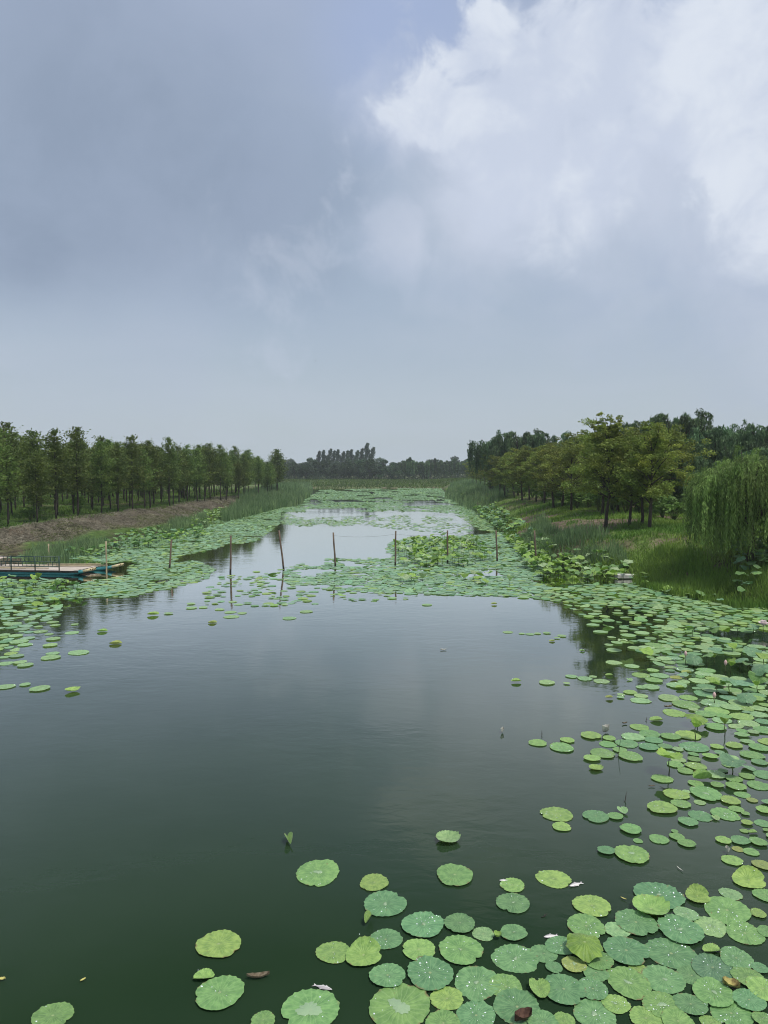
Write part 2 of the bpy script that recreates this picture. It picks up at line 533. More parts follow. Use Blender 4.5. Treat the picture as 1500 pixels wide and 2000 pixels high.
def terrain(x, y):
    x = np.asarray(x, float); y = np.asarray(y, float)
    dl, dr, df, dn = shore_d(x, y)
    n1 = vnoise(x, y, 5.0) - 0.5
    n2 = vnoise(x + 31, y + 17, 1.3) - 0.5
    def bank(d, H, L): return np.where(d > 0, H * (1 - np.exp(-np.maximum(d, 0) / L)), np.maximum(d * 0.45, -1.6))
    hl = np.where(dl > 0, 1.08 * np.clip(dl / 3.3, 0, 1) ** 1.1 + 0.12 * np.clip((dl - 3.3) / 40, 0, 1), np.maximum(dl * 0.45, -1.6))
    hr = bank(dr, 1.75, 2.3)
    hf = np.where(df > 0, 1.1 * np.clip(df / 60.0, 0, 1) + 0.15 * np.clip(df / 3, 0, 1), np.maximum(df * 0.2, -1.6))
    hn = bank(dn, 2.0, 3.0)
    h = np.maximum(np.maximum(hl, hr), np.maximum(hf, hn))
    land = np.clip(h * 2, 0, 1)
    return h + land * (0.22 * n1 + 0.16 * n2)

xs = np.unique(np.concatenate([np.linspace(-1500, -140, 12), np.linspace(-140, -45, 30), np.linspace(-45, -14, 100), np.linspace(-14, 6, 14), np.linspace(6, 36, 90), np.linspace(36, 140, 34), np.linspace(140, 1500, 12)]))
ys = np.unique(np.concatenate([np.linspace(-1500, -80, 8), np.linspace(-80, 12, 24), np.linspace(12, 80, 170), np.linspace(80, 200, 130), np.linspace(200, 330, 30), np.linspace(330, 1500, 14)]))
GX, GY = np.meshgrid(xs, ys)
GZ = terrain(GX, GY)
V = np.stack([GX, GY, GZ], -1).reshape(-1, 3)
nx, ny = len(xs), len(ys)
i = np.arange(ny - 1)[:, None] * nx + np.arange(nx - 1)[None, :]
Fq = np.stack([i, i + 1, i + nx + 1, i + nx], -1).reshape(-1, 4)
# what covers the soil: mown straw on the left slope, bare patches under the right-hand trees, grass elsewhere
def mown(x, y):
    dl, dr, df, dn = shore_d(x, y)
    n = vnoise(x, y, 2.2)
    m = np.clip((dl - 0.7 + (n - 0.5)) / 0.5, 0, 1) * np.clip((4.1 - dl + (n - 0.5) * 1.6) / 0.6, 0, 1)
    return m * np.clip((100 - y) / 12, 0, 1) * np.clip((y - 20) / 5, 0, 1)
def bare(x, y):
    n = vnoise(x, y, 1.7) * 0.6 + vnoise(x, y, 0.6) * 0.4
    s = 0
    for (cx, cy, rx, ry) in [(11.2, 39, 2.0, 3.4), (9.9, 44, 1.6, 4.5), (12.5, 41, 2.6, 2.4), (9.4, 36.5, 0.8, 2.2), (11, 54, 1.6, 4)]:
        s = np.maximum(s, 1 - ((x - cx) / rx) ** 2 - ((y - cy) / ry) ** 2)
    return np.clip((s + (n - 0.5) * 1.6) * 2.2, 0, 1)
X, Y = V[:, 0], V[:, 1]
mk, bk = mown(X, Y)[:, None], bare(X, Y)[:, None]
gn = vnoise(X, Y, 4.0)[:, None]
cgrass = np.array([0.105, 0.165, 0.040]) * (0.75 + 0.5 * gn)
cleft = np.array([0.085, 0.145, 0.038]) * (0.75 + 0.5 * gn)
c = np.where((X < -15)[:, None], cleft, cgrass)
farc = np.array([0.115, 0.140, 0.060]) * (0.8 + 0.4 * gn)
c = np.where((Y > 170)[:, None], farc, c)
n2 = vnoise(X, Y, 0.9)[:, None]
c = c * (1 - mk) + mk * (np.array([0.185, 0.166, 0.125]) * (0.65 + 0.7 * n2))
c = c * (1 - bk) + bk * (np.array([0.155, 0.122, 0.09]) * (0.7 + 0.6 * n2))
dl, dr, df, dn = shore_d(X, Y)
wet = np.clip(1 - np.maximum(np.maximum(dl, dr), df) / 0.5, 0, 1)[:, None]
c = c * (1 - wet) + wet * np.array([0.035, 0.036, 0.022])
def mat_ground():
    m, nt, out = new_mat('ground_soil_and_turf')
    g = NG(nt)
    tc = g.n('ShaderNodeTexCoord')
    a = g.n('ShaderNodeAttribute', attribute_name='Col').outputs['Color']
    f = g.noise(tc.outputs['Object'], 3.0, 8, 0.7)
    colr = g.mix(g.step(f, 0.35, 0.65), g.mix(1.0, a, (0.6, 0.6, 0.58), 'MULTIPLY'), g.mix(1.0, a, (1.3, 1.3, 1.25), 'MULTIPLY'))
    bs = g.n('ShaderNodeBsdfPrincipled')
    g.set(bs.inputs['Base Color'], colr)
    bs.inputs['Roughness'].default_value = 0.95
    bs.inputs['Specular IOR Level'].default_value = 0.1
    bp = g.n('ShaderNodeBump'); bp.inputs['Strength'].default_value = 0.9; bp.inputs['Distance'].default_value = 0.12
    g.set(bp.inputs['Height'], g.noise(tc.outputs['Object'], 5.0, 8, 0.75))
    nt.links.new(bp.outputs[0], bs.inputs['Normal'])
    nt.links.new(bs.outputs[0], out.inputs[0])
    return m
me = mesh_np('ground', V, Fq, mat_ground(), col=c)
tag(obj('ground', me), 'grassy earth banks sloping down to the pond', kind='structure')

def tz(x, y): return float(terrain(np.array([x]), np.array([y]))[0])
def on_land(px, py):
    """first point where the sight line of a photo pixel meets the land or the water"""
    d = ray(px, py)
    t = np.linspace(8, 320, 6000)
    X, Y, Z = d.x * t, d.y * t, EYE + d.z * t
    k = int(np.argmax(Z <= np.maximum(terrain(X, Y), 0.0)))
    return Vector((X[k], Y[k], Z[k]))

# ------------------------------------------------------------------ water
def mat_water():
    m, nt, out = new_mat('pond_water')
    g = NG(nt)
    tc = g.n('ShaderNodeTexCoord')
    P = tc.outputs['Object']
    mp = g.n('ShaderNodeMapping'); mp.inputs['Scale'].default_value = (0.55, 1.0, 1); mp.inputs['Rotation'].default_value = (0, 0, math.radians(12))
    nt.links.new(P, mp.inputs[0])
    rip = g.noise(mp.outputs[0], 5.5, 3, 0.55, 0.4)
    rip2 = g.noise(mp.outputs[0], 1.6, 2, 0.5, 0.5)
    patch = g.step(g.noise(P, 0.16, 3, 0.55), 0.40, 0.62)     # breeze patches
    sepx = g.n('ShaderNodeSeparateXYZ'); nt.links.new(P, sepx.inputs[0])
    calm = g.step(sepx.outputs[1], 12.0, 30.0)
    amp = g.m('ADD', 0.30, g.m('MULTIPLY', patch, 0.75))
    h = g.m('ADD', g.m('MULTIPLY', rip, 0.5), g.m('MULTIPLY', rip2, 0.8))
    h = g.m('MULTIPLY', h, amp)
    murk = g.mix(g.step(g.noise(P, 0.35, 3), 0.3, 0.7), (0.015, 0.033, 0.016), (0.019, 0.039, 0.019))
    bp = g.n('ShaderNodeBump'); bp.inputs['Strength'].default_value = 0.5; bp.inputs['Distance'].default_value = 0.012
    g.set(bp.inputs['Height'], h)
    df = g.n('ShaderNodeBsdfDiffuse'); g.set(df.inputs['Color'], murk)
    gl = g.n('ShaderNodeBsdfGlossy'); gl.inputs['Roughness'].default_value = 0.035
    gl.inputs['Color'].default_value = (1.0, 1.0, 0.945, 1)
    nt.links.new(bp.outputs[0], gl.inputs['Normal'])
    fr = g.n('ShaderNodeFresnel'); fr.inputs['IOR'].default_value = 1.333
    nt.links.new(bp.outputs[0], fr.inputs['Normal'])
    fac = g.m('SUBTRACT', g.m('MULTIPLY', fr.outputs[0], 2.8), 0.12, clamp=True)
    mx = g.n('ShaderNodeMixShader'); g.set(mx.inputs[0], fac)
    nt.links.new(df.outputs[0], mx.inputs[1]); nt.links.new(gl.outputs[0], mx.inputs[2])
    nt.links.new(mx.outputs[0], out.inputs[0])
    return m
wx = np.linspace(-80, 60, 15); wy = np.linspace(-75, 215, 30)
WX, WY = np.meshgrid(wx, wy)
V = np.stack([WX, WY, WX * 0], -1).reshape(-1, 3)
i = np.arange(len(wy) - 1)[:, None] * len(wx) + np.arange(len(wx) - 1)[None, :]
Fq = np.stack([i, i + 1, i + len(wx) + 1, i + len(wx)], -1).reshape(-1, 4)
tag(obj('pond_water', mesh_np('pond_water', V, Fq, mat_water())), 'calm dark green pond water', kind='structure')

# ------------------------------------------------------------------ haze
def mat_haze():
    m, nt, out = new_mat('haze_air')
    v = nt.nodes.new('ShaderNodeVolumePrincipled')
    v.inputs['Color'].default_value = (0.88, 0.94, 1.0, 1)
    v.inputs['Density'].default_value = 0.00038
    v.inputs['Anisotropy'].default_value = 0.0
    nt.links.new(v.outputs[0], out.inputs['Volume'])
    return m
mb = MB(); mb.box((0, 0, 9.5), (3100, 3100, 25.4))
hz = obj('haze', mb.mesh('haze', mat_haze(), smooth=False))
tag(hz, 'thin pale summer haze over the whole pond', kind='stuff')
# ------------------------------------------------------------------ trees
def trunk_pts(h, bend, rng, n=7):
    t = np.linspace(0, 1, n)
    a = rng.uniform(0, 2 * np.pi)
    off = bend * np.sin(t * np.pi * 0.9)[:, None] * np.array([np.cos(a), np.sin(a)])
    jit = rng.normal(0, bend * 0.15, (n, 2)); jit[0] = 0
    return np.column_stack([off + jit, t * h])

def conifer(seed, H=7.0, bole=0.27, wide=1.25, dens=1.0, top=1.0):
    """a young swamp conifer: straight bole, feathery upswept sprays, uneven top"""
    r = np.random.default_rng(seed)
    P = trunk_pts(H * 0.97, 0.10, r, 10)
    mb = MB(); mb.tube(P, np.linspace(0.085, 0.012, 10), 7)
    at_h = lambda z: np.array([np.interp(z, P[:, 2], P[:, 0]), np.interp(z, P[:, 2], P[:, 1]), z])
    C, A, S, L, K = [], [], [], [], []
    nb = int(62 * dens)
    for b in range(nb):
        t = (b + r.uniform(0, 1)) / nb
        z = H * (bole + (0.985 - bole) * t)
        prof = np.interp(t, [0, 0.12, 0.35, 0.6, 0.82, 0.95, 1.0], [0.62, 0.95, 1.0, 0.90, 0.64 * top, 0.34 * top, 0.12])
        ln = wide * prof * r.uniform(0.55, 1.18)
        az = b * 2.399 + r.uniform(-0.5, 0.5)
        up = r.uniform(0.15, 0.75) if t < 0.9 else r.uniform(0.7, 1.6)
        d = np.array([np.cos(az), np.sin(az), up]); d /= np.linalg.norm(d)
        base = at_h(z)
        if ln > 0.35:
            q = base + d * ln * 0.85
            mb.tube([base, base + d * ln * 0.45 + [0, 0, -0.02], q], [0.018, 0.012, 0.005], 4, False)
        n = int(max(10, 62 * ln / 1.2 * dens))
        s = r.uniform(0.12, 1.0, n) ** 0.8
        spread = 0.13 + 0.13 * ln
        c = base + d * (ln * s)[:, None] + r.normal(0, 1, (n, 3)) * np.array([1, 1, 0.55]) * spread * (0.35 + 0.65 * s)[:, None]
        C.append(c)
        A.append(d + r.normal(0, 0.55, (n, 3)) - [0, 0, 0.15])
        S.append(r.normal(0, 1, (n, 3)) * [1, 1, 0.5])
        L.append(r.uniform(0.14, 0.30, n))
        K.append(np.full(n, r.uniform(0.78, 1.22)) * r.uniform(0.85, 1.15, n))
    C = np.vstack(C); A = np.vstack(A); S = np.vstack(S); L = np.concatenate(L); K = np.concatenate(K)
    V, F = leaf_quads(C, A, S, L, L * 0.42)
    k = np.repeat(K, 4)[:, None]
    warm = np.repeat(r.uniform(0, 1, len(C)), 4)[:, None]
    col = k * (np.array([1, 1, 1]) * (1 - 0.25 * warm) + np.array([1.3, 1.08, 0.8]) * 0.25 * warm)
    return mb.mesh('trunk', BARKD), mesh_np('crown', V, F, LEAF_CON, col=col)

def broadleaf(seed, H=5.2, R=1.9, fork=0.24, dens=1.0, airy=0.0, leaf=0.13, mat=None, bark=None):
    """a small round-crowned tree: low fork, rising limbs, leaves gathered in flattish sprays"""
    r = np.random.default_rng(seed)
    mb = MB()
    zf = H * fork
    P = trunk_pts(H * 0.78, 0.14, r, 8)
    mb.tube(P, np.linspace(0.105, 0.02, 8), 8)
    at_h = lambda z: np.array([np.interp(z, P[:, 2], P[:, 0]), np.interp(z, P[:, 2], P[:, 1]), z])
    tips = []
    nl = int(13 * max(1, dens ** 0.5))
    for b in range(nl):
        t = (b + 0.5) / nl
        z0 = zf + (H * 0.72 - zf) * t
        az = b * 2.399 + r.uniform(-0.4, 0.4)
        out = R * np.interp(t, [0, 0.3, 0.6, 1], [0.85, 1.0, 0.85, 0.35]) * r.uniform(0.7, 1.12)
        rise = np.interp(t, [0, 0.5, 1], [0.55, 0.95, 1.3]) * r.uniform(0.7, 1.2) * H * 0.2
        b0 = at_h(z0)
        e = b0 + [np.cos(az) * out, np.sin(az) * out, rise]
        m = b0 * 0.5 + e * 0.5 + [0, 0, rise * 0.22] + r.normal(0, 0.06, 3)
        mb.tube([b0, m, e], [0.045, 0.028, 0.01], 5, False)
        for k in range(7):
            s = 0.35 + 0.65 * (k + r.uniform(0, 1)) / 7
            q = b0 * (1 - s) ** 2 + 2 * m * s * (1 - s) + e * s * s
            tips.append((q + r.normal(0, 0.16 * R, 3) * [1, 1, 0.6], r.uniform(0.22, 0.46) * R * 0.5))
    for k in range(8):
        tips.append((at_h(H * 0.78) + r.normal(0, 0.2, 3) * [1.4, 1.4, 1] * R * 0.6 + [0, 0, r.uniform(0, 0.15) * H], 0.3))
    if airy:
        for k in range(int(15 * airy)):
            b0 = at_h(H * r.uniform(0.70, 0.78)) + r.normal(0, 0.12, 3) * [1.5, 1.5, 0]; az = r.uniform(0, 6.28)
            e = b0 + [np.cos(az) * R * r.uniform(0.05, 0.42), np.sin(az) * R * r.uniform(0.05, 0.42), H * r.uniform(0.20, 0.34)]
            mb.tube([b0, (b0 + e) / 2 + r.normal(0, 0.06, 3), e], [0.03, 0.022, 0.012], 5, False)
            for s in np.linspace(0.15, 1, 10):
                tips.append((b0 * (1 - s) + e * s + r.normal(0, 0.1, 3), 0.16))
    C, A, S, L, K, Wm = [], [], [], [], [], []
    for (q, rad) in tips:
        n = int(58 * dens * (rad / 0.35) ** 1.3 + 8)
        d = r.normal(0, 1, (n, 3)); d = unit(d) * (r.uniform(0, 1, (n, 1)) ** 0.5)
        C.append(q + d * rad * [1.15, 1.15, 0.6])
        A.append(r.normal(0, 1, (n, 3)) * [1, 1, 0.45])
        S.append(r.normal(0, 1, (n, 3)) * [1, 1, 0.6])
        L.append(r.uniform(0.7, 1.3, n) * leaf)
        K.append(np.full(n, r.uniform(0.72, 1.25)) * r.uniform(0.85, 1.15, n))
        Wm.append(np.full(n, r.uniform(0, 1)))
    C = np.vstack(C); A = np.vstack(A); S = np.vstack(S); L = np.concatenate(L)
    V, F = leaf_quads(C, A, S, L, L * 0.58)
    k = np.repeat(np.concatenate(K), 4)[:, None]; w = np.repeat(np.concatenate(Wm), 4)[:, None] * 0.4
    col = k * (1 - w + w * np.array([1.35, 1.05, 0.7]))
    return mb.mesh('trunk', bark or BARK), mesh_np('crown', V, F, mat or LEAF_BRO, col=col)

def willow(seed, H=4.3, R=2.0, strands=800, per=30, leaf=0.15, wid=0.022, low=0.25, mat=None, bark_h=0.38, clump=0):
    """weeping willow: short trunk, arching limbs, long hanging strands of narrow leaves"""
    r = np.random.default_rng(seed)
    mb = MB()
    P = trunk_pts(H * bark_h, 0.10, r, 6)
    mb.tube(P, np.linspace(0.14, 0.10, 6) * H / 4.3, 9)
    tp = P[-1]
    limbs = []
    nl = 15
    for b in range(nl):
        az = b * 2.399 + r.uniform(-0.3, 0.3)
        out = R * r.uniform(0.25, 0.85)
        e = tp + [np.cos(az) * out, np.sin(az) * out, H * r.uniform(0.30, 0.58) * (1.10 - 0.55 * out / R)]
        m = tp * 0.45 + e * 0.55 + [0, 0, H * 0.12]
        pts = [tp * (1 - s) ** 2 + 2 * m * s * (1 - s) + e * s * s for s in np.linspace(0, 1, 7)]
        mb.tube(pts, np.linspace(0.06, 0.012, 7) * H / 4.3, 5, False)
        limbs.append((np.array(tp), m, e))
    C, A, S, L, K = [], [], [], [], []
    nlock = max(40, strands // 11)
    locks = []
    for k in range(nlock):
        t0, m, e = limbs[k % nl]
        s = r.uniform(0.35, 1.0) if k % 3 else r.uniform(0.8, 1.0)
        b0 = t0 * (1 - s) ** 2 + 2 * m * s * (1 - s) + e * s * s + r.normal(0, 0.09 * R, 3) * [1, 1, 0.7]
        locks.append((b0, math.atan2(b0[1] - tp[1], b0[0] - tp[0]) + r.normal(0, 0.6), R * r.uniform(0.08, 0.34), r.uniform(-0.04, 0.26), r.uniform(0.62, 1.38)))
    for k in range(strands):
        lb, laz, lo, lf, lk = locks[r.integers(nlock)]
        b0 = lb + r.normal(0, 0.035 * R, 3)
        az = laz + r.normal(0, 0.22)
        o = lo * r.uniform(0.8, 1.2)
        floor = H * (low + lf + r.uniform(-0.03, 0.06))
        drop = max(0.25 * H * r.uniform(0.5, 1), b0[2] - floor) * r.uniform(0.95, 1.3)
        q = np.sort(r.uniform(0, 1, per))
        # arch outwards, then hang
        arch = np.minimum(q / 0.28, 1.0)
        hx = o * (1 - (1 - arch) ** 2)
        hz_ = 0.10 * R * np.sin(arch * np.pi * 0.8) - drop * np.maximum(q - 0.12, 0) ** 1.25
        sway = 0.03 * R * np.sin(q * 5 + r.uniform(0, 6))
        c = b0 + np.column_stack([np.cos(az) * hx + sway, np.sin(az) * hx, hz_])
        c += r.normal(0, 0.022 + 0.25 * leaf * 0.3, (per, 3))
        dirv = np.gradient(c, axis=0)
        C.append(c)
        A.append(unit(dirv) * 0.6 + r.normal(0, 0.33, (per, 3)) + [0, 0, -0.65])
        S.append(r.normal(0, 1, (per, 3)) * [1, 1, 0.2])
        L.append(r.uniform(0.7, 1.25, per) * leaf)
        K.append(np.full(per, lk * r.uniform(0.85, 1.15)) * r.uniform(0.9, 1.1, per))
    C = np.vstack(C); A = np.vstack(A); S = np.vstack(S); L = np.concatenate(L)
    C[:, 2] = np.maximum(C[:, 2], 0.12)
    V, F = leaf_quads(C, A, S, L, L * (wid / leaf))
    k = np.repeat(np.concatenate(K), 4)[:, None]
    return mb.mesh('trunk', BARK), mesh_np('crown', V, F, mat or LEAF_WIL, col=k * np.array([1, 1, 1.0]))

def dome_willow(seed, H=3.85, R=2.25, nlock=210, per_lock=9, per=36, leaf=0.16, wid=0.030):
    """broad weeping willow: limbs spread to a low dome, from which locks of thin strands arch out and hang to different lengths"""
    r = np.random.default_rng(seed)
    mb = MB()
    P = trunk_pts(H * 0.40, 0.12, r, 6)
    mb.tube(P, np.linspace(0.16, 0.11, 6), 9)
    tp = P[-1]
    C, A, S, L, K = [], [], [], [], []
    for k in range(nlock):
        az = k * 2.399 + r.uniform(-0.3, 0.3)
        rho = R * math.sqrt(r.uniform(0.02, 1.0)) * 0.86
        top = H * (0.97 - 0.24 * (rho / R) ** 2) + r.normal(0, 0.05 * H) + 0.06 * H * math.sin(az * 2 + 0.7)
        b0 = np.array([math.cos(az) * rho, math.sin(az) * rho, top])
        if k % 5 == 0:
            m = tp * 0.5 + b0 * 0.5 + [0, 0, 0.10 * H]
            mb.tube([tp * (1 - s) ** 2 + 2 * m * s * (1 - s) + b0 * s * s for s in np.linspace(0, 1, 7)], np.linspace(0.055, 0.010, 7), 5, False)
        end = H * (0.05 + 0.20 * (rho / R) ** 2 + abs(r.normal(0, 0.13)))
        if r.random() < 0.18: end = top - H * r.uniform(0.15, 0.35)
        out = R * r.uniform(0.06, 0.24)
        lk = r.uniform(0.55, 1.45)
        laz = az + r.normal(0, 0.5)
        for q_ in range(per_lock):
            q = np.sort(r.uniform(0, 1, per))
            a2 = laz + r.normal(0, 0.20); o2 = out * r.uniform(0.75, 1.25)
            drop = (top - end) * r.uniform(0.8, 1.1)
            arch = np.minimum(q / 0.30, 1.0)
            hx = o2 * (1 - (1 - arch) ** 2)
            hz_ = 0.06 * H * np.sin(np.minimum(q / 0.30, 1) * np.pi) * 0.7 - drop * np.maximum(q - 0.10, 0) ** 1.2 / 0.88
            sway = 0.04 * R * np.sin(q * 4 + k) * q
            c = b0 + r.normal(0, 0.05 * R, 3) * [1, 1, 0.5] + np.column_stack([math.cos(a2) * hx + sway, math.sin(a2) * hx, hz_])
            c += r.normal(0, 0.022, (per, 3))
            C.append(c)
            A.append(unit(np.gradient(c, axis=0)) * 0.7 + r.normal(0, 0.30, (per, 3)) + [0, 0, -0.45])
            S.append(r.normal(0, 1, (per, 3)) * [1, 1, 0.3])
            L.append(r.uniform(0.7, 1.25, per) * leaf)
            K.append(np.full(per, lk * r.uniform(0.85, 1.15)) * r.uniform(0.88, 1.12, per))
    C = np.vstack(C); A = np.vstack(A); S = np.vstack(S); L = np.concatenate(L)
    C[:, 2] = np.maximum(C[:, 2], 0.10)
    V, F = leaf_quads(C, A, S, L, L * (wid / leaf))
    k = np.repeat(np.concatenate(K), 4)[:, None]
    return mb.mesh('trunk', BARK), mesh_np('crown', V, F, LEAF_WIL, col=k * np.array([1, 1, 1.0]))

def blobtree(seed, H=7.5, R=3.6, n=2800, leaf=0.55, z0=0.10, lobes=30, mat=None, trunks=1):
    """far tree: limbs and many leaf clumps, seen from hundreds of metres"""
    r = np.random.default_rng(seed)
    mb = MB()
    P = trunk_pts(H * 0.7, 0.15, r, 6)
    mb.tube(P, np.linspace(0.16, 0.04, 6), 6)
    C, K = [], []
    for b in range(lobes):
        az = r.uniform(0, 6.28); t = r.uniform(0, 1)
        rr = R * np.sqrt(r.uniform(0, 1)) * np.interp(t, [0, 0.35, 0.75, 1], [0.72, 0.95, 0.7, 0.25])
        q = np.array([np.cos(az) * rr, np.sin(az) * rr, H * (z0 + 0.10 + (0.86 - z0) * t)])
        b0 = np.array([0, 0, H * (z0 * 0.8 + 0.4 * t)])
        mb.tube([b0, (b0 + q) / 2 + [0, 0, 0.2], q], [0.05, 0.035, 0.015], 4, False)
        m = n // lobes
        d = unit(r.normal(0, 1, (m, 3))) * r.uniform(0.2, 1, (m, 1)) ** 0.6
        C.append(q + d * np.array([1.0, 1.0, 0.75]) * R * r.uniform(0.24, 0.42))
        K.append(np.full(m, r.uniform(0.7, 1.3)) * r.uniform(0.85, 1.15, m))
    C = np.vstack(C); N = len(C)
    C[:, 2] = np.maximum(C[:, 2], H * z0 * 0.8)
    L = r.uniform(0.6, 1.3, N) * leaf
    V, F = leaf_quads(C, r.normal(0, 1, (N, 3)), r.normal(0, 1, (N, 3)), L, L * 0.6)
    k = np.repeat(np.concatenate(K), 4)[:, None]
    return mb.mesh('trunk', BARKD), mesh_np('crown', V, F, mat or LEAF_FAR, col=k * np.array([1, 1, 1.0]))

def poplar(seed, H=13.0, R=1.85, lean=0.10):
    r = np.random.default_rng(seed)
    mb = MB()
    P = np.column_stack([np.linspace(0, 1, 8) ** 2 * lean * H, np.zeros(8), np.linspace(0, H * 0.96, 8)])
    mb.tube(P, np.linspace(0.2, 0.03, 8), 6)
    C, K = [], []
    for b in range(80):
        t = (b + r.uniform(0, 1)) / 80
        z = H * (0.16 + 0.82 * t)
        base = np.array([np.interp(z, P[:, 2], P[:, 0]), 0, z])
        ln = R * np.interp(t, [0, 0.3, 0.7, 1], [0.8, 1, 0.75, 0.15]) * r.uniform(0.6, 1.2)
        az = r.uniform(0, 6.28)
        d = np.array([np.cos(az) * 0.75 + 0.25, np.sin(az) * 0.75, 0.9])
        e = base + d * ln
        mb.tube([base, base * .5 + e * .5, e], [0.03, 0.02, 0.008], 4, False)
        m = 34
        s = r.uniform(0.2, 1.1, (m, 1))
        C.append(base + d * ln * s + r.normal(0, 0.22, (m, 3)))
        K.append(np.full(m, r.uniform(0.8, 1.2)))
    C = np.vstack(C); N = len(C)
    L = r.uniform(0.3, 0.65, N)
    V, F = leaf_quads(C, r.normal(0, 0.6, (N, 3)) + [0.2, 0, 0.8], r.normal(0, 1, (N, 3)), L, L * 0.55)
    k = np.repeat(np.concatenate(K), 4)[:, None]
    return mb.mesh('trunk', BARKD), mesh_np('crown', V, F, LEAF_POP, col=k * np.array([1, 1, 1.0]))

def place_tree(name, meshes, loc, rz, s, label, cat, group=None, tilt=(0, 0)):
    e = empty(name, loc, rz)
    e.rotation_euler = (tilt[0], tilt[1], rz)
    e.scale = s if isinstance(s, tuple) else (s, s, s)
    tag(e, label, cat, group)
    for nm, me in zip(('trunk', 'crown'), meshes):
        obj(nm, me, e)
    return e

ORD = ['', 'first', 'second', 'third', 'fourth', 'fifth', 'sixth', 'seventh', 'eighth', 'ninth', 'tenth', 'eleventh', 'twelfth', 'thirteenth', 'fourteenth', 'fifteenth', 'sixteenth',
       'seventeenth', 'eighteenth', 'nineteenth', 'twentieth']

# ---- left bank plantation, planted in rows
CON = [conifer(100 + k, 7.0, bole=b, wide=w, dens=d, top=t) for k, (b, w, d, t) in enumerate([
    (0.26, 1.50, 1.1, 1.0), (0.30, 1.35, 1.0, 0.7), (0.24, 1.62, 1.15, 1.15), (0.31, 1.42, 1.0, 0.9), (0.28, 1.22, 0.95, 1.3), (0.23, 1.52, 1.15, 0.85), (0.29, 1.45, 1.1, 1.1)])]
SPIRE = conifer(120, 7.0, bole=0.29, wide=1.1, dens=0.8, top=0.55)
BUSHY = conifer(121, 6.4, bole=0.02, wide=1.15, dens=1.5, top=1.0)
EDGE = [(26, -26.2), (34, -24.8), (44, -23.7), (56, -22.0), (69, -21.0), (95, -19.7), (121, -18.1), (132, -17.6)]
def lrow(k, y): return interp_poly(EDGE, y) - 0.15 - 2.9 * k
front = []
rr = random.Random(5)
for k in range(9):
    y = 30.0 + rr.uniform(0, 1.5)
    while y < 123:
        x = lrow(k, y) + rr.uniform(-0.45, 0.45)
        px, py, dp = project(x, y, tz(x, y))
        px2, _, _ = project(x + 1.4, y, 4)
        if px2 > 6 and not (k > 0 and rr.random() < 0.05):
            s = rr.uniform(0.72, 0.96) * (1 + 0.08 * math.sin(y * 0.37 + k))
            if k == 0: front.append((px, x, y, s))
            else:
                ch = rr.randrange(len(CON))
                place_tree('conifer_tree', CON[ch] if rr.random() > 0.06 else SPIRE, (x, y, tz(x, y) - 0.05), rr.uniform(0, 6.28), s,
                           ('slim conifer in the row directly behind the front row of the left bank wood' if k == 1 else
                            'slim dark conifer deep inside the left bank wood, behind two or more rows'), 'tree',
                           'conifers in the second row of the left bank wood' if k == 1 else 'conifers deep inside the left bank wood')
        y += rr.uniform(2.3, 3.2) if k < 2 else rr.uniform(2.6, 3.6)
front.sort()
nf = len(front)
for j, (px, x, y, s) in enumerate(front):
    if j < 14:
        lab = f'tall conifer on the crest of the mown slope, {ORD[j + 1]} front-row trunk from the left edge'
    elif j >= nf - 6:
        lab = f'small far conifer of the left wood, {ORD[nf - j]} front-row tree from its far end' if j < nf - 1 else 'full-crowned conifer closing the far end of the left bank wood, nearest the open view'
    else:
        lab = 'front-row conifer in the middle stretch of the left bank wood above the reeds'
    place_tree('conifer_tree', CON[j % len(CON)], (x, y, tz(x, y) - 0.05), rr.uniform(0, 6.28), s * (1.04 if j == 0 else 1.0) * (1.06 if j == nf - 1 else 1),
               lab, 'tree', 'front-row conifers of the left bank wood')
p = at(358, 972, 1.05)
place_tree('ivy_clad_tree', BUSHY, (p.x, p.y, tz(p.x, p.y) - 0.05), 0.4, 0.92, 'dark dense evergreen leafy down to the ground among bare conifer trunks of the left wood', 'tree')

# ---- right bank: row of small olive-green trees
BRO = [broadleaf(200 + k, H=5.3, R=r_, dens=1.25, fork=f_) for k, (r_, f_) in enumerate([(2.0, 0.24), (1.85, 0.27), (2.15, 0.22), (1.95, 0.25)])]
BIG_A = broadleaf(220, H=5.7, R=2.2, dens=1.7, fork=0.26, airy=1.2, leaf=0.12)
BIG_B = broadleaf(221, H=5.4, R=2.0, dens=1.7, fork=0.25, airy=0.2, leaf=0.12)
def rtree(px, py, me, s, label, rz, tilt=(0, 0), group='small round-crowned trees of the right bank'):
    p = on_land(px, py)
    place_tree('round_crowned_tree', me, (p.x, p.y, p.z - 0.06), rz, s, label, 'tree', group, tilt)
rtree(1183, 1032, BIG_A, 1.0, 'olive-green tree with sprigs poking above its crown, beside the bare soil', 0.6)
rtree(1268, 1034, BIG_B, 0.95, 'olive-green tree nearest the big weeping willow, slim trunk on the grass edge', 2.1)
rtree(1254, 1027, BRO[1], 0.93, 'leaning twin-trunk tree right behind the one nearest the willow', 4.0, (0.0, -0.06))
rtree(1227, 1029, BRO[3], 0.86, 'short tree with a slanting trunk on the bare soil between two bigger trees', 1.0, (0.0, 0.10))
rtree(1176, 1006, BRO[2], 1.05, 'tree standing just behind the sprig-topped olive tree', 3.0)
rtree(1207, 1000, BRO[0], 1.05, 'tree behind the bare soil, between the sprig-topped tree and the slanting one', 5.0)
rtree(1116, 998, BRO[0], 1.0, 'olive tree alone at the upper end of the bare soil, next beyond the sprig-topped tree', 0.2)
rtree(1081, 992, BRO[2], 0.97, 'olive tree second beyond the sprig-topped tree along the right bank', 1.3)
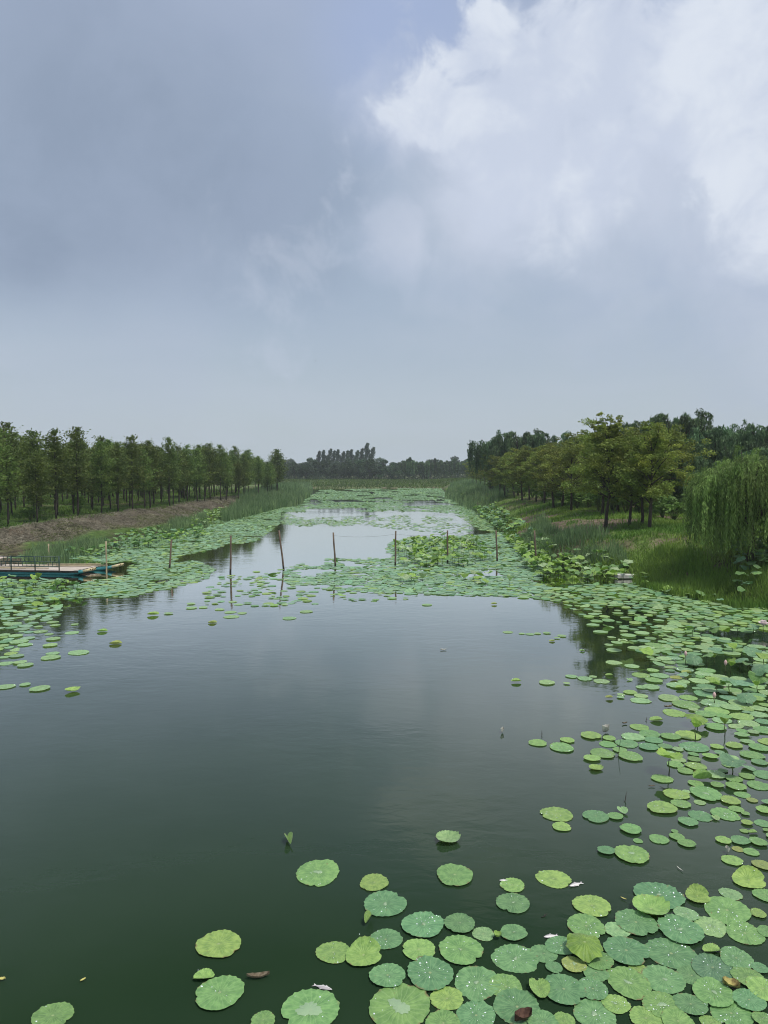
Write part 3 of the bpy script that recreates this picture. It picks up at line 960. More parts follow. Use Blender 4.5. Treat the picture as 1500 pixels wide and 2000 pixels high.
rtree(1047, 981, BRO[3], 1.0, 'olive tree third beyond the sprig-topped tree along the right bank', 2.2)
k = 0
for (px, py) in [(1034, 976), (1020, 977), (1004, 972), (986, 971), (976, 966), (963, 960), (954, 957), (946, 953), (938, 950), (931, 948), (924, 946), (1063, 982), (1098, 990), (1012, 968), (992, 963)]:
    rtree(px, py, BRO[k % 4], rr.uniform(0.92, 1.1), 'small olive-green tree in the far stretch of the right bank row, beyond the lotus bed', rr.uniform(0, 6), group='far stretch of the right bank tree row'); k += 1
for (px, D) in [(1135, 62), (1165, 58), (1210, 56), (1245, 52), (1285, 55), (1305, 47), (1110, 70), (1082, 76), (1060, 88), (1040, 96), (960, 128), (985, 118), (1010, 108), (1030, 112), (1075, 98), (1100, 88), (1125, 82), (1150, 74), (1190, 68), (1230, 62), (1265, 58), (1295, 62)]:
    q = at_dist(px, 930, D)
    place_tree('round_crowned_tree', BRO[k % 4], (q.x, D, tz(q.x, D) - 0.05), rr.uniform(0, 6), rr.uniform(1.0, 1.2), 'round olive tree in the second line, half hidden behind the right bank row', 'tree', 'second line of right bank trees'); k += 1

# ---- the big weeping willow and the willows behind
WIL = dome_willow(300)
p = on_land(1462, 1100)
print('willow', p)
place_tree('weeping_willow', WIL, (p.x, p.y, p.z - 0.1), 0.9, 1.0, 'big weeping willow with strands trailing to the grass at the right edge', 'willow')
WBG = [willow(310 + k, H=7.6, R=r_, strands=620, per=26, leaf=0.34, wid=0.085, low=0.30, mat=LEAF_WILD, bark_h=0.42) for k, r_ in enumerate([2.6, 3.0, 2.3])]
wl = [(1019, 849, 97), (958, 862, 108), (1046, 852, 95), (1136, 854, 84), (1156, 858, 80), (1275, 828, 66), (1322, 817, 60), (1350, 838, 58), (1382, 850, 66), (1430, 843, 62), (1462, 850, 70), (1495, 843, 60),
      (1110, 872, 90), (990, 868, 104), (1230, 846, 74), (1085, 880, 96), (1400, 872, 56), (1330, 868, 50), (1300, 880, 54), (1540, 850, 58), (1250, 872, 60), (1290, 905, 52), (1325, 915, 48), (1430, 880, 54), (1480, 885, 52), (1060, 895, 100), (1180, 880, 70)]
for j, (px, py, D) in enumerate(wl):
    t = at_dist(px, py, D)
    z0 = tz(t.x, D)
    s = (t.z - z0) / (7.6 * 0.83)
    lab = {6: 'tallest dark willow of the right wood, its dome above all the crowns', 0: 'dark willow dome rising over the middle of the right bank row', 1: 'dark willow with two drooping tufts over the far end of the right bank row',
           11: 'dark willow cut by the right edge above the big weeping willow'}.get(j, 'dark blue-green willow standing back behind the right bank row')
    place_tree('dark_willow', WBG[j % 3], (t.x, D, z0 - 0.05), rr.uniform(0, 6.28), s, lab, 'willow', 'dark willows behind the right bank row')
for j, (px, py, D) in enumerate([(1352, 890, 46), (1310, 912, 50), (1392, 902, 44)]):
    t = at_dist(px, py, D); z0 = tz(t.x, D)
    place_tree('young_willow', WBG[j % 3], (t.x, D, z0 - 0.05), j * 2.0, (t.z - z0) / 6.6, ['young dark willow in the gap left of the big weeping willow', 'smallest young willow, beside the trunk nearest the big willow', 'young willow half behind the left side of the big weeping willow'][j], 'willow', 'young willows behind the big one')

# ---- far bank
FAR = [blobtree(400 + k, H=7.5, R=r_, z0=z_) for k, (r_, z_) in enumerate([(3.6, 0.08), (3.2, 0.12), (4.1, 0.07), (2.9, 0.12)])]
FARL = [willow(420 + k, H=8.0, R=3.0, strands=330, per=20, leaf=0.55, wid=0.2, low=0.12, mat=LEAF_WILD, bark_h=0.4) for k in range(2)]
tops = [(552, 905), (575, 902), (598, 904), (612, 900), (636, 898), (655, 906), (680, 902), (700, 900), (722, 897), (745, 908), (768, 905), (790, 899), (808, 894), (830, 900), (848, 896), (868, 898), (890, 896), (912, 898)]
for j, (px, py) in enumerate(tops):
    D = 262 + rr.uniform(-5, 5)
    t = at_dist(px, py, D); z0 = tz(t.x, D)
    big = px > 780
    me = FARL[j % 2] if big else FAR[j % 4]
    place_tree('far_bank_tree', me, (t.x, D, z0 - 0.05), rr.uniform(0, 6), (t.z - z0) / (7.6 if big else 7.5) * 1.02,
               'hazy pale green drooping tree on the far bank, right of the tall poplars' if big else 'hazy dark rounded tree in the line along the far bank', 'tree', 'drooping trees of the far bank' if big else 'dark trees lining the far bank')
for j in range(26):
    px = 480 + j * 18 + rr.uniform(-5, 5); D = 300 + rr.uniform(-12, 18)
    t = at_dist(px, 899 + rr.uniform(-3, 8), D); z0 = tz(t.x, D)
    place_tree('far_bank_tree', FAR[j % 4], (t.x, D, z0), rr.uniform(0, 6), (t.z - z0) / 7.5 * 1.02, 'blue-grey distant tree filling the gaps behind the far bank line', 'tree', 'distant trees behind the far bank line')
POP = [poplar(500 + k, lean=l) for k, l in enumerate([0.12, 0.08, 0.15])]
for j, (px, py) in enumerate([(622, 883), (632, 881), (642, 879), (651, 882), (660, 880), (668, 884), (677, 882), (686, 880), (695, 882), (705, 878), (716, 868), (725, 876)]):
    D = 335 + rr.uniform(-6, 6)
    t = at_dist(px - 4, py, D); z0 = tz(t.x, D)
    lab = 'tallest poplar, at the right end of the poplar clump on the skyline' if j == 10 else 'wind-swept poplar in the tall clump on the skyline beyond the far bank'
    place_tree('poplar_tree', POP[j % 3], (t.x, D, z0), rr.uniform(-0.3, 0.3), (t.z - z0) / 12.6, lab, 'poplar', 'poplar clump on the skyline')
for (px, py, D, lab) in [(888, 892, 560, 'faint blue round-topped tree far behind the pale drooping trees'), (567, 897, 520, 'faint blue tree far beyond the end of the left wood'), (741, 895, 480, 'faint narrow tree just right of the poplar clump')]:
    t = at_dist(px, py, D); z0 = tz(t.x, D)
    place_tree('distant_tree', FAR[3], (t.x, D, z0), 0, (t.z - z0) / 7.5, lab, 'tree', 'faint trees on the horizon')

# clipped hedge under the far trees
r = np.random.default_rng(9)
N = 14000
hx = r.uniform(-52, 36, N); hy = 258 + r.normal(0, 0.8, N); hzv = np.abs(r.normal(0, 0.95, N)) * (0.8 + 0.5 * vnoise(hx, hy * 0, 3.0))
C = np.column_stack([hx, hy, terrain(hx, hy) + hzv])
L = r.uniform(0.25, 0.5, N)
V, F = leaf_quads(C, r.normal(0, 1, (N, 3)), r.normal(0, 1, (N, 3)), L, L * 0.6)
tag(obj('hedge', mesh_np('hedge', V, F, LEAF_FAR, col=np.ones((len(V), 3)) * 0.8)), 'low dark hedge running under the line of far bank trees', 'hedge')
# ------------------------------------------------------------------ ground cover
def blades(x, y, z, h, w, lean, rng, cols, segs=2):
    """curved grass blades as strips of quads ending in a triangle"""
    N = len(x)
    az = rng.uniform(0, 2 * np.pi, N)
    bx, by = np.cos(az), np.sin(az)
    la = lean * rng.uniform(0.2, 1.2, N)
    fx, fy = -by, bx
    fa = rng.uniform(0, 2 * np.pi, N); fx, fy = np.cos(fa), np.sin(fa)
    V = []
    ts = [0, 0.5, 1.0] if segs == 2 else [0, 1.0]
    rows = []
    for t in ts:
        cx = x + bx * la * h * t * t; cy = y + by * la * h * t * t; cz = z + h * t * (1 - 0.25 * la * t)
        ww = w * (1 - 0.35 * t) / 2 if t < 1 else None
        if ww is not None:
            rows.append(np.stack([np.column_stack([cx - fx * ww, cy - fy * ww, cz]), np.column_stack([cx + fx * ww, cy + fy * ww, cz])], 1))
        else:
            rows.append(np.column_stack([cx, cy, cz])[:, None, :])
    V = np.concatenate(rows, 1)
    k = V.shape[1]
    b = np.arange(N)[:, None] * k
    Fs = []
    if segs == 2:
        Fs.append(b + np.array([[0, 1, 3, 2]])); Fs.append(b + np.array([[2, 3, 4]]))
    else:
        Fs.append(b + np.array([[0, 1, 2]]))
    return V.reshape(-1, 3), Fs, np.repeat(cols, k, axis=0)

def scatter(n, xr, yr, keep, rng):
    x = rng.uniform(*xr, n); y = rng.uniform(*yr, n)
    m = keep(x, y, rng.random(n))
    return x[m], y[m]

def gcols(x, y, rng, a=(0.55, 0.58, 0.6), b=(1.45, 1.4, 1.15), s=1.6):
    f = (vnoise(x, y, s) * 0.5 + rng.random(len(x)) * 0.5)[:, None]
    return np.array(a) * (1 - f) + np.array(b) * f

r = np.random.default_rng(21)
# right bank grass: dense and tall near the water, thin on the bare soil
def keepR(x, y, u):
    dl, dr, df, dn = shore_d(x, y)
    px, py, dp = project(x, y, 1.0)
    dens = np.clip(26.0 / dp, 0.12, 1.0) ** 1.3
    return (dr > -0.15) & (px < 1560) & (u < dens * (1 - 0.88 * bare(x, y)))
x, y = scatter(170000, (7, 30), (19, 62), keepR, r)
n1 = vnoise(x, y, 1.4)
dr = shore_d(x, y)[1]
h = (0.13 + 0.24 * n1 ** 1.5 + 0.16 * np.exp(-np.maximum(dr, 0) / 0.8)) * r.uniform(0.6, 1.25, len(x))
dry = np.clip((vnoise(x + 50, y, 2.0) - 0.62) * 4, 0, 1)[:, None] * 0.4
cc = gcols(x, y, r) * (1 - dry) + dry * np.array([1.5, 1.1, 0.9])
V, F, c = blades(x, y, terrain(x, y) - 0.02, h, 0.022 + 0.0006 * y, 0.7, r, cc)
tag(obj('bank_grass', mesh_np('bank_grass', V, F, GRASS, col=c)), 'long bright green grass covering the right bank', kind='stuff')
x, y = scatter(60000, (7, 75), (58, 170), lambda x, y, u: (shore_d(x, y)[1] > -0.1) & (project(x, y, 1.0)[0] < 1540) & (u < np.clip(40 / y, 0.1, 1)), r)
cc = gcols(x, y, r)
V, F, c = blades(x, y, terrain(x, y) - 0.02, r.uniform(0.2, 0.5, len(x)), 0.06, 0.6, r, cc, 1)
tag(obj('bank_grass', mesh_np('bank_grass', V, F, GRASS, col=c)), 'rough grass under the trees of the far right bank', kind='stuff')

# left wood floor: low weeds between the trunks
def keepL(x, y, u):
    dl, *_ = shore_d(x, y)
    px, py, dp = project(x, y, 1.0)
    return (dl > 3.2) & (px > -30) & (u < np.clip(60 / y, 0.2, 1))
x, y = scatter(110000, (-75, -18), (36, 135), keepL, r)
h = (0.12 + 0.45 * vnoise(x, y, 2.5) ** 2) * r.uniform(0.6, 1.3, len(x))
V, F, c = blades(x, y, terrain(x, y) - 0.02, h, 0.09, 0.9, r, gcols(x, y, r, s=2.5), 1)
tag(obj('undergrowth', mesh_np('undergrowth', V, F, UNDER, col=c)), 'low green weeds on the floor of the left bank wood', kind='stuff')

# mown straw on the left slope
def keepS(x, y, u): return (mown(x, y) > 0.25) & (u < np.clip(55 / y, 0.3, 1))
x, y = scatter(330000, (-28, -15), (22, 100), keepS, r)
n = len(x)
gm = ((vnoise(x, y, 1.5) + 0.45 * np.exp(-(shore_d(x, y)[0] - 0.6) / 0.8)) > 0.64)[:, None] * (r.random(n) < 0.55)[:, None]
cc = np.where(gm, np.array([0.45, 0.62, 0.24]), np.array([0.95, 0.95, 0.95])) * (0.55 + 0.8 * vnoise(x, y, 0.7)[:, None] * r.uniform(0.6, 1.2, (n, 1)))
A = np.column_stack([r.normal(0, 1, n), r.normal(0, 1, n), np.abs(r.normal(0, 0.45, n))])
C = np.column_stack([x, y, terrain(x, y) + np.abs(r.normal(0, 0.06, n)) + 0.16 * np.maximum(vnoise(x, y, 0.5) - 0.45, 0)])
L = r.uniform(0.10, 0.28, n)
V, F = leaf_quads(C, A, r.normal(0, 1, (n, 3)), L, 0.022)
tag(obj('cut_straw', mesh_np('cut_straw', V, F, STRAW, col=np.repeat(cc, 4, axis=0))), 'brown mown straw lying on the left bank slope', kind='stuff')

# reed beds along both shores
def reed_bed(polys, label, hmin, hmax, n, zlev=0.1, mat=None):
    X, Y, Hh = [], [], []
    for poly, dens in polys:
        pts = [at(px, py, zlev) for px, py in poly]
        x0, x1 = min(p.x for p in pts), max(p.x for p in pts); y0, y1 = min(p.y for p in pts), max(p.y for p in pts)
        x = r.uniform(x0, x1, int(n * dens)); y = r.uniform(y0, y1, len(x))
        px, py, _ = project(x, y, zlev)
        m = in_poly(px, py, poly) & (vnoise(x, y, 1.1) + r.random(len(x)) * 0.5 > 0.58)
        X.append(x[m]); Y.append(y[m])
    x = np.concatenate(X); y = np.concatenate(Y)
    hh = r.uniform(hmin, hmax, len(x)) * (0.40 + 0.9 * vnoise(x, y, 1.3)) * r.uniform(0.7, 1.1, len(x))
    cc = gcols(x, y, r, (0.6, 0.66, 0.68), (1.3, 1.25, 1.05), 0.8)
    z = np.maximum(terrain(x, y), 0) - 0.03
    V, F, c = blades(x, y, z, hh, 0.016 + 0.0006 * y, 0.35, r, cc)
    tag(obj('reed_bed', mesh_np('reed_bed', V, F, mat or REED, col=c)), label, kind='stuff')
reed_bed([([(425, 1012), (470, 992), (520, 980), (600, 966), (606, 970), (560, 988), (500, 1004), (440, 1018)], 1.0),
          ([(440, 1000), (480, 978), (540, 962), (600, 958), (600, 966), (520, 980), (470, 994)], 1.0)], 'tall blue-green reeds on the far left shore', 0.7, 1.5, 22000)
reed_bed([([(312, 1042), (345, 1022), (400, 1016), (410, 1026), (360, 1038), (325, 1046)], 1.0)], 'clump of reeds at the foot of the mown slope', 0.6, 1.15, 9000)
reed_bed([([(40, 1098), (60, 1076), (130, 1072), (205, 1060), (215, 1072), (150, 1086), (90, 1096)], 1.0)], 'pale reeds on the left shore behind the raft', 0.5, 1.0, 5000)
reed_bed([([(868, 968), (880, 955), (920, 954), (990, 975), (992, 990), (930, 1000), (905, 990)], 1.0)], 'tall reeds along the far right shore', 0.7, 1.4, 16000)
reed_bed([([(1010, 1058), (1060, 1052), (1120, 1078), (1190, 1092), (1230, 1118), (1180, 1112), (1090, 1096), (1040, 1082)], 1.0)], 'green reeds on the right shore behind the lotus band', 0.5, 1.0, 9000)
reed_bed([([(1240, 1122), (1300, 1112), (1400, 1135), (1500, 1158), (1560, 1190), (1500, 1186), (1400, 1172), (1300, 1156), (1235, 1136)], 1.0)], 'long rank grass hanging over the near right shore', 0.3, 0.6, 16000, mat=GRASS)
reed_bed([([(560, 950), (606, 949), (612, 957), (570, 960)], 1.0)], 'reeds at the corner of the far bank', 0.8, 1.6, 5000)

# rough growth on the far bank
x = r.uniform(-70, 60, 26000); y = r.uniform(183, 258, 26000)
m = shore_d(x, y)[2] > 0
x, y = x[m], y[m]
V, F, c = blades(x, y, terrain(x, y) - 0.03, r.uniform(0.25, 0.8, len(x)), 0.28, 0.7, r, gcols(x, y, r, (0.38, 0.42, 0.36), (0.85, 0.82, 0.62), 9), 1)
tag(obj('far_bank_growth', mesh_np('far_bank_growth', V, F, UNDER, col=c)), 'dull green rough growth on the far bank', kind='stuff')

# a few weed shrubs on the banks
def shrub(seed, R=0.55, H=0.9, n=500, leaf=0.12):
    q = np.random.default_rng(seed)
    mb = MB()
    C, K = [], []
    for b in range(14):
        az = q.uniform(0, 6.28); e = np.array([np.cos(az) * R * q.uniform(0.2, 0.8), np.sin(az) * R * q.uniform(0.2, 0.8), H * q.uniform(0.45, 0.95)])
        mb.tube([[0, 0, 0], e * [0.4, 0.4, 0.6], e], [0.012, 0.008, 0.004], 4, False)
        m = n // 14
        C.append(e + unit(q.normal(0, 1, (m, 3))) * q.uniform(0, 1, (m, 1)) * R * 0.45)
        K.append(np.full(m, q.uniform(0.75, 1.25)))
    C = np.vstack(C); N = len(C); C[:, 2] = np.maximum(C[:, 2], 0.03)
    L = q.uniform(0.7, 1.3, N) * leaf
    V, F = leaf_quads(C, q.normal(0, 1, (N, 3)) * [1, 1, 0.5], q.normal(0, 1, (N, 3)), L, L * 0.6)
    return mb.mesh('stems', STEM), mesh_np('foliage', V, F, UNDER, col=np.repeat(np.concatenate(K), 4)[:, None] * np.ones((1, 3)))
SHR = [shrub(600 + k) for k in range(3)]
for (px, py, s, lab) in [(155, 1002, 1.5, 'leafy bush among the front conifer trunks, on the crest of the mown slope'), (60, 1018, 1.2, 'low bush beside the leftmost conifer trunks'),
                         (1010, 960, 1.5, 'rounded bush in the reeds of the far right shore'), (1350, 985, 1.5, 'green bush behind the bare soil, left of the weeping willow'), (1330, 975, 1.3, 'small green bush left of the bush beside the weeping willow')]:
    p = on_land(px, py)
    e = empty('bush', (p.x, p.y, p.z - 0.03), px); e.scale = (s, s, s)
    tag(e, lab, 'bush', 'bushes on the banks')
    obj('stems', SHR[px % 3][0], e); obj('foliage', SHR[px % 3][1], e)

rb = random.Random(12)
for (px, D) in [(965, 108), (985, 100), (1004, 92), (1024, 84), (1040, 78), (1060, 70), (1080, 66), (1100, 60), (1128, 57), (1150, 54), (1170, 50), (1196, 49), (1222, 47), (1246, 46), (1270, 44), (1296, 43), (1318, 42), (1335, 47)]:
    q = at_dist(px, 950, D + rb.uniform(-1.5, 1.5)); s = rb.uniform(1.5, 2.5)
    e = empty('bush', (q.x, q.y, tz(q.x, q.y) - 0.05), rb.uniform(0, 6)); e.scale = (s * 1.15, s * 1.15, s * 0.85)
    tag(e, 'dark leafy bush filling the shade between the trunks behind the right bank row', 'bush', 'bushes behind the right bank row')
    k_ = rb.randrange(3)
    obj('stems', SHR[k_][0], e); obj('foliage', SHR[k_][1], e)

# ------------------------------------------------------------------ posts standing in the pond
POSTS = [((95, 1062), (95, 1096), 'bamboo', 'pale thin bamboo post standing behind the raft'),
         ((207, 1057), (208, 1116), 'bamboo', 'bamboo post just off the right end of the raft'),
         ((335, 1054), (331, 1110), 'wood', 'slightly leaning wooden post among the pads right of the raft'),
         ((451, 1046), (450, 1119), 'wood', 'upright wooden post at the edge of the left pads, left of the tilted one'),
         ((545, 1036), (554, 1112), 'wood', 'strongly tilted wooden post standing in open water'),
         ((651, 1040), (655, 1107), 'wood', 'wooden post at the left tip of the central pad mat'),
         ((773, 1037), (772, 1105), 'wood', 'wooden post at the left edge of the raised lotus island'),
         ((874, 1036), (874, 1100), 'wood', 'wooden post rising through the middle of the lotus island'),
         ((969, 1036), (971, 1097), 'wood', 'wooden post between the lotus island and the right shore'),
         ((1044, 1036), (1047, 1100), 'wood', 'rightmost wooden post, half lost against the shore lotus')]
for (tp, bp, kind, lab) in POSTS:
    b = at(bp[0], bp[1], 0)
    t = at_dist(tp[0], tp[1], b.y + 0.05)
    b, t = np.array(b), np.array(t)
    d = t - b
    pts = [b - d * 0.5, b, b + d * 0.35 + [0.008, 0, 0], b + d * 0.7 + [-0.006, 0, 0], t]
    mb = MB(); mb.tube(np.array(pts) - b, [0.046, 0.045, 0.042, 0.04, 0.038] if kind == 'wood' else [0.036, 0.036, 0.034, 0.033, 0.032], 10)
    o = obj('wooden_post' if kind == 'wood' else 'bamboo_post', mb.mesh('post', WOOD if kind == 'wood' else BAMBOO), loc=b)
    tag(o, lab, 'post', 'row of posts across the pond')

# thin cord slung between the posts
CORD = mat_simple('net_cord', (0.10, 0.10, 0.09), (0.16, 0.16, 0.14), 30, 0.8)
for (a_, b_, lab) in [((655, 1107, 651, 1046), (772, 1105, 773, 1043), 'thin grey cord sagging between the post at the mat tip and the next post right'),
                      ((772, 1105, 773, 1043), (874, 1100, 874, 1041), 'thin grey cord sagging over the left half of the lotus island'),
                      ((874, 1100, 874, 1041), (971, 1097, 969, 1041), 'thin grey cord sagging over the right half of the lotus island')]:
    P0 = at_dist(a_[2], a_[3], at(a_[0], a_[1]).y); P1 = at_dist(b_[2], b_[3], at(b_[0], b_[1]).y)
    t_ = np.linspace(0, 1, 13)[:, None]
    pts = np.array(P0) * (1 - t_) + np.array(P1) * t_ - np.array([0, 0, 1.0]) * (0.10 * 4 * t_ * (1 - t_))
    mb = MB(); mb.tube(pts, 0.004, 5)
    tag(obj('cord', mb.mesh('cord', CORD)), lab, 'cord', 'cords between the posts')

# ------------------------------------------------------------------ bamboo raft
TEAL = mat_simple('teal_sleeve', (0.016, 0.150, 0.165), (0.030, 0.210, 0.215), 9, 0.45, 0.5, 0.2, (6, 1, 1))
PALEWOOD = mat_simple('pale_deck', (0.42, 0.36, 0.30), (0.60, 0.53, 0.46), 5, 0.8, 0.3, 0.2, (0.25, 2, 1))
CUT = mat_simple('cut_bamboo', (0.46, 0.38, 0.20), (0.62, 0.54, 0.34), 12, 0.6, 0.4)
DARKEND = mat_simple('bamboo_end_shade', (0.03, 0.022, 0.012), (0.05, 0.04, 0.02), 12, 0.9, 0.1)
BLACK = mat_simple('dark_batten', (0.02, 0.018, 0.016), (0.04, 0.035, 0.03), 12, 0.8, 0.2)
RAIL = mat_simple('green_painted_rail', (0.012, 0.040, 0.032), (0.02, 0.06, 0.048), 12, 0.45, 0.5)
raft = empty('bamboo_raft', (-15.15, 31.6, 0.0), math.radians(-6))
tag(raft, 'bamboo raft with teal floats, pale deck and green railing, moored by the left shore', 'raft')
def pontoon(y0, xend, xstart):
    mbS = MB()
    n = 40
    X = np.linspace(xstart, xend - 0.36, n)
    up = 0.16 * np.clip((X - (xend - 1.1)) / 0.9, 0, 1) ** 1.6
    for k in range(4):
        yy = y0 + (k - 1.5) * 0.105
        rad = 0.07 + 0.003 * np.sin(X * 40 + k)
        mbS.tube(np.column_stack([X, np.full(n, yy), 0.05 + up]), rad, 10)
    po = obj('float', mbS.mesh('float', TEAL), raft)
    for k in range(4):
        yy = y0 + (k - 1.5) * 0.105
        xx = np.array([xend - 0.45, xend - 0.2, xend + 0.02 * (k - 1.5)])
        zz = 0.05 + 0.16 * np.clip((xx - (xend - 1.1)) / 0.9, 0, 1.15) ** 1.6
        mbP = MB(); mbP.tube(np.column_stack([xx, np.full(3, yy), zz]), 0.060, 12)
        pole = obj('bamboo_pole', mbP.mesh('bamboo_pole', CUT), po)
        d = np.array([xx[2] - xx[1], 0, zz[2] - zz[1]]); d /= np.linalg.norm(d)
        e = np.array([xx[2], yy, zz[2]])
        mbH = MB(); mbH.tube([e - d * 0.02, e + d * 0.003], 0.036, 10)  # flat dark disc, painting the shade inside the open pole end
        obj('hollow_shade', mbH.mesh('hollow_shade', DARKEND), po)
pontoon(-0.68, 2.60, -4.6)
pontoon(0.80, 3.15, -4.6)
for k in range(13):
    y_ = -0.84 + k * 0.145
    x1 = 1.75 + 0.03 * k + random.uniform(-0.06, 0.06)
    mb = MB(); mb.box((( -4.4 + x1) / 2, y_, 0.165 + 0.004 * (k % 2)), (x1 + 4.4, 0.135, 0.03))
    obj('deck_board', mb.mesh('deck_board', PALEWOOD, smooth=False), raft)
mb = MB()
for k in range(5): mb.box((-4.0 + k * 1.35, 0.05, 0.128), (0.09, 1.9, 0.045))
obj('cross_batten', mb.mesh('cross_batten', BLACK, smooth=False), raft)
mb = MB(); mb.box((-1.2, -0.93, 0.155), (6.5, 0.03, 0.07))
obj('edge_batten', mb.mesh('edge_batten', BLACK, smooth=False), raft)
mb = MB(); V0 = np.array([[-4.4, 0.15, 0.2], [-1.9, 0.45, 0.2], [-2.3, 0.98, 0.2], [-4.4, 1.02, 0.2]])
mb.box((-3.4, 0.62, 0.36), (2.0, 0.75, 0.03), Matrix.Rotation(math.radians(4), 3, 'Y'))
obj('loose_plank_sheet', mb.mesh('loose_sheet', PALEWOOD, smooth=False), raft)
for (x0, x1, y0, y1, zz) in [(-1.2, 1.9, 0.2, 0.45, 0.215), (0.2, 2.6, 0.55, 0.62, 0.23), (-3.8, 0.4, -0.3, -0.42, 0.215), (-0.4, 2.1, 0.75, 0.95, 0.24), (-2.9, -0.6, -0.6, -0.52, 0.22)]:
    mb = MB(); mb.tube([[x0, y0, zz], [x1, y1, zz + 0.01]], 0.024, 8)
    obj('bamboo_pole', mb.mesh('loose_pole', BAMBOO), raft)
rail = MB()
rx0, rx1, ry, rz0 = -1.62, 1.15, -0.86, 0.16
H1, H2, H3 = 0.62, 0.40, 0.19
for z_ in (H1, H2, H3): rail.tube([[rx0, ry, rz0 + z_], [rx1, ry, rz0 + z_]], 0.02, 6)
n = 14
for k in range(n + 1):
    xx = rx0 + (rx1 - rx0) * k / n
    rail.tube([[xx, ry, rz0 + H2], [xx, ry, rz0 + H1]], 0.013, 5)
    if k < n:
        xx += (rx1 - rx0) / n / 2
        rail.tube([[xx, ry, rz0 + H3], [xx, ry, rz0 + H2]], 0.013, 5)
ro = obj('railing', rail.mesh('railing', RAIL), raft)
for k in range(4):
    xx = rx0 + (rx1 - rx0) * (0, 0.2, 0.6, 1)[k]
    mb = MB(); mb.tube([[xx, ry, rz0 - 0.02], [xx, ry, rz0 + H1 + 0.03]], 0.026, 8)
    obj('railing_post', mb.mesh('railing_post', RAIL), ro)

# white slab lying at the right shore
p = at(1222, 1128, 0.05)
mb = MB(); mb.box((0, 0, 0.09), (0.86, 0.3, 0.16))
me = mb.mesh('foam_slab', mat_simple('dirty_white_foam', (0.42, 0.42, 0.38), (0.6, 0.6, 0.56), 5, 0.8), smooth=False)
o = obj('foam_slab', me, loc=(p.x, p.y, 0.02), rot=(0.05, 0.03, 0.12))
bv = o.modifiers.new('soft', 'BEVEL'); bv.width = 0.025; bv.segments = 2
tag(o, 'dirty white foam slab lying in the weeds at the right shore', 'foam slab')

# ------------------------------------------------------------------ a bird far up
mb = MB()
mb.tube([[-0.13, 0, 0], [-0.06, 0, 0.0], [0.03, 0, 0.01], [0.10, 0, 0.01], [0.15, 0, 0.0]], [0.006, 0.03, 0.035, 0.022, 0.005], 8)
for s in (-1, 1):
    mb.add([[0.04, 0, 0.015], [0.07, s * 0.12, 0.06], [0.0, s * 0.24, 0.035], [-0.02, s * 0.12, 0.05], [-0.03, 0, 0.012]], None, [[0, 1, 3], [0, 3, 4], [1, 2, 3]])
mb.add([[-0.12, 0, 0], [-0.2, 0.03, 0], [-0.2, -0.03, 0]], None, [[0, 1, 2]])
t = at_dist(616, 705, 60)
tag(obj('bird', mb.mesh('bird', BLACK), loc=t, rot=(0, 0, 0.7), scale=(0.55, 0.55, 0.55)), 'tiny dark bird flying alone in the grey sky', 'bird')

# ------------------------------------------------------------------ dead fish and drifting bits
def mat_fish():
    m, nt, out = new_mat('fish_skin')
    g = NG(nt)
    tc = g.n('ShaderNodeTexCoord')
    f = g.noise(tc.outputs['Object'], 60, 4)
    s = g.n('ShaderNodeSeparateXYZ'); nt.links.new(tc.outputs['Object'], s.inputs[0])
    colr = g.mix(g.step(s.outputs[1], -0.03, 0.03), (0.66, 0.64, 0.62), (0.40, 0.38, 0.38))
    colr = g.mix(g.m('MULTIPLY', g.step(f, 0.5, 0.7), 0.4), colr, (0.58, 0.42, 0.40))
    bs = g.n('ShaderNodeBsdfPrincipled'); g.set(bs.inputs['Base Color'], colr)
    bs.inputs['Roughness'].default_value = 0.35
    nt.links.new(bs.outputs[0], out.inputs[0])
    return m
FISHM = mat_fish()
def fish_mesh():
    """fish on its side: deep flat body, forked tail, back and belly fins, all one skin"""
    prof = [(-0.5, 0.012, 0.006), (-0.40, 0.07, 0.03), (-0.26, 0.115, 0.055), (-0.08, 0.135, 0.065), (0.10, 0.11, 0.05), (0.26, 0.062, 0.026), (0.34, 0.04, 0.014), (0.42, 0.085, 0.006), (0.52, 0.14, 0.004)]
    V, Q = [], []
    sg = 14
    for (xx, hh, tt) in prof:
        for k in range(sg):
            a = 2 * math.pi * k / sg
            fork = 0.08 * (1 - abs(math.cos(a))) if xx > 0.5 else 0
            V.append([xx - fork, math.cos(a) * hh, math.sin(a) * tt])
    for i in range(len(prof) - 1):
        for k in range(sg):
            k2 = (k + 1) % sg
            Q.append([i * sg + k, i * sg + k2, (i + 1) * sg + k2, (i + 1) * sg + k])
    b = len(V)
    V += [[-0.12, 0.125, 0.0], [0.04, 0.205, 0.01], [0.14, 0.10, 0.0], [-0.02, -0.13, 0], [0.07, -0.2, 0.01], [0.12, -0.1, 0], [-0.24, -0.08, 0.04], [-0.12, -0.17, 0.05], [-0.16, -0.06, 0.05]]
    T = [[b, b + 1, b + 2], [b + 3, b + 4, b + 5], [b + 6, b + 7, b + 8]]
    return mesh_np('dead_fish', V, [np.array(Q), np.array(T)], FISHM)
FISH = fish_mesh()
EYE_M = mat_simple('fish_eye', (0.01, 0.01, 0.01), (0.02, 0.02, 0.02), 5, 0.3)
emb = MB(); emb.tube([[-0.40, 0.02, 0.024], [-0.40, 0.02, 0.034]], 0.016, 8)
EYEM = emb.mesh('eye', EYE_M)
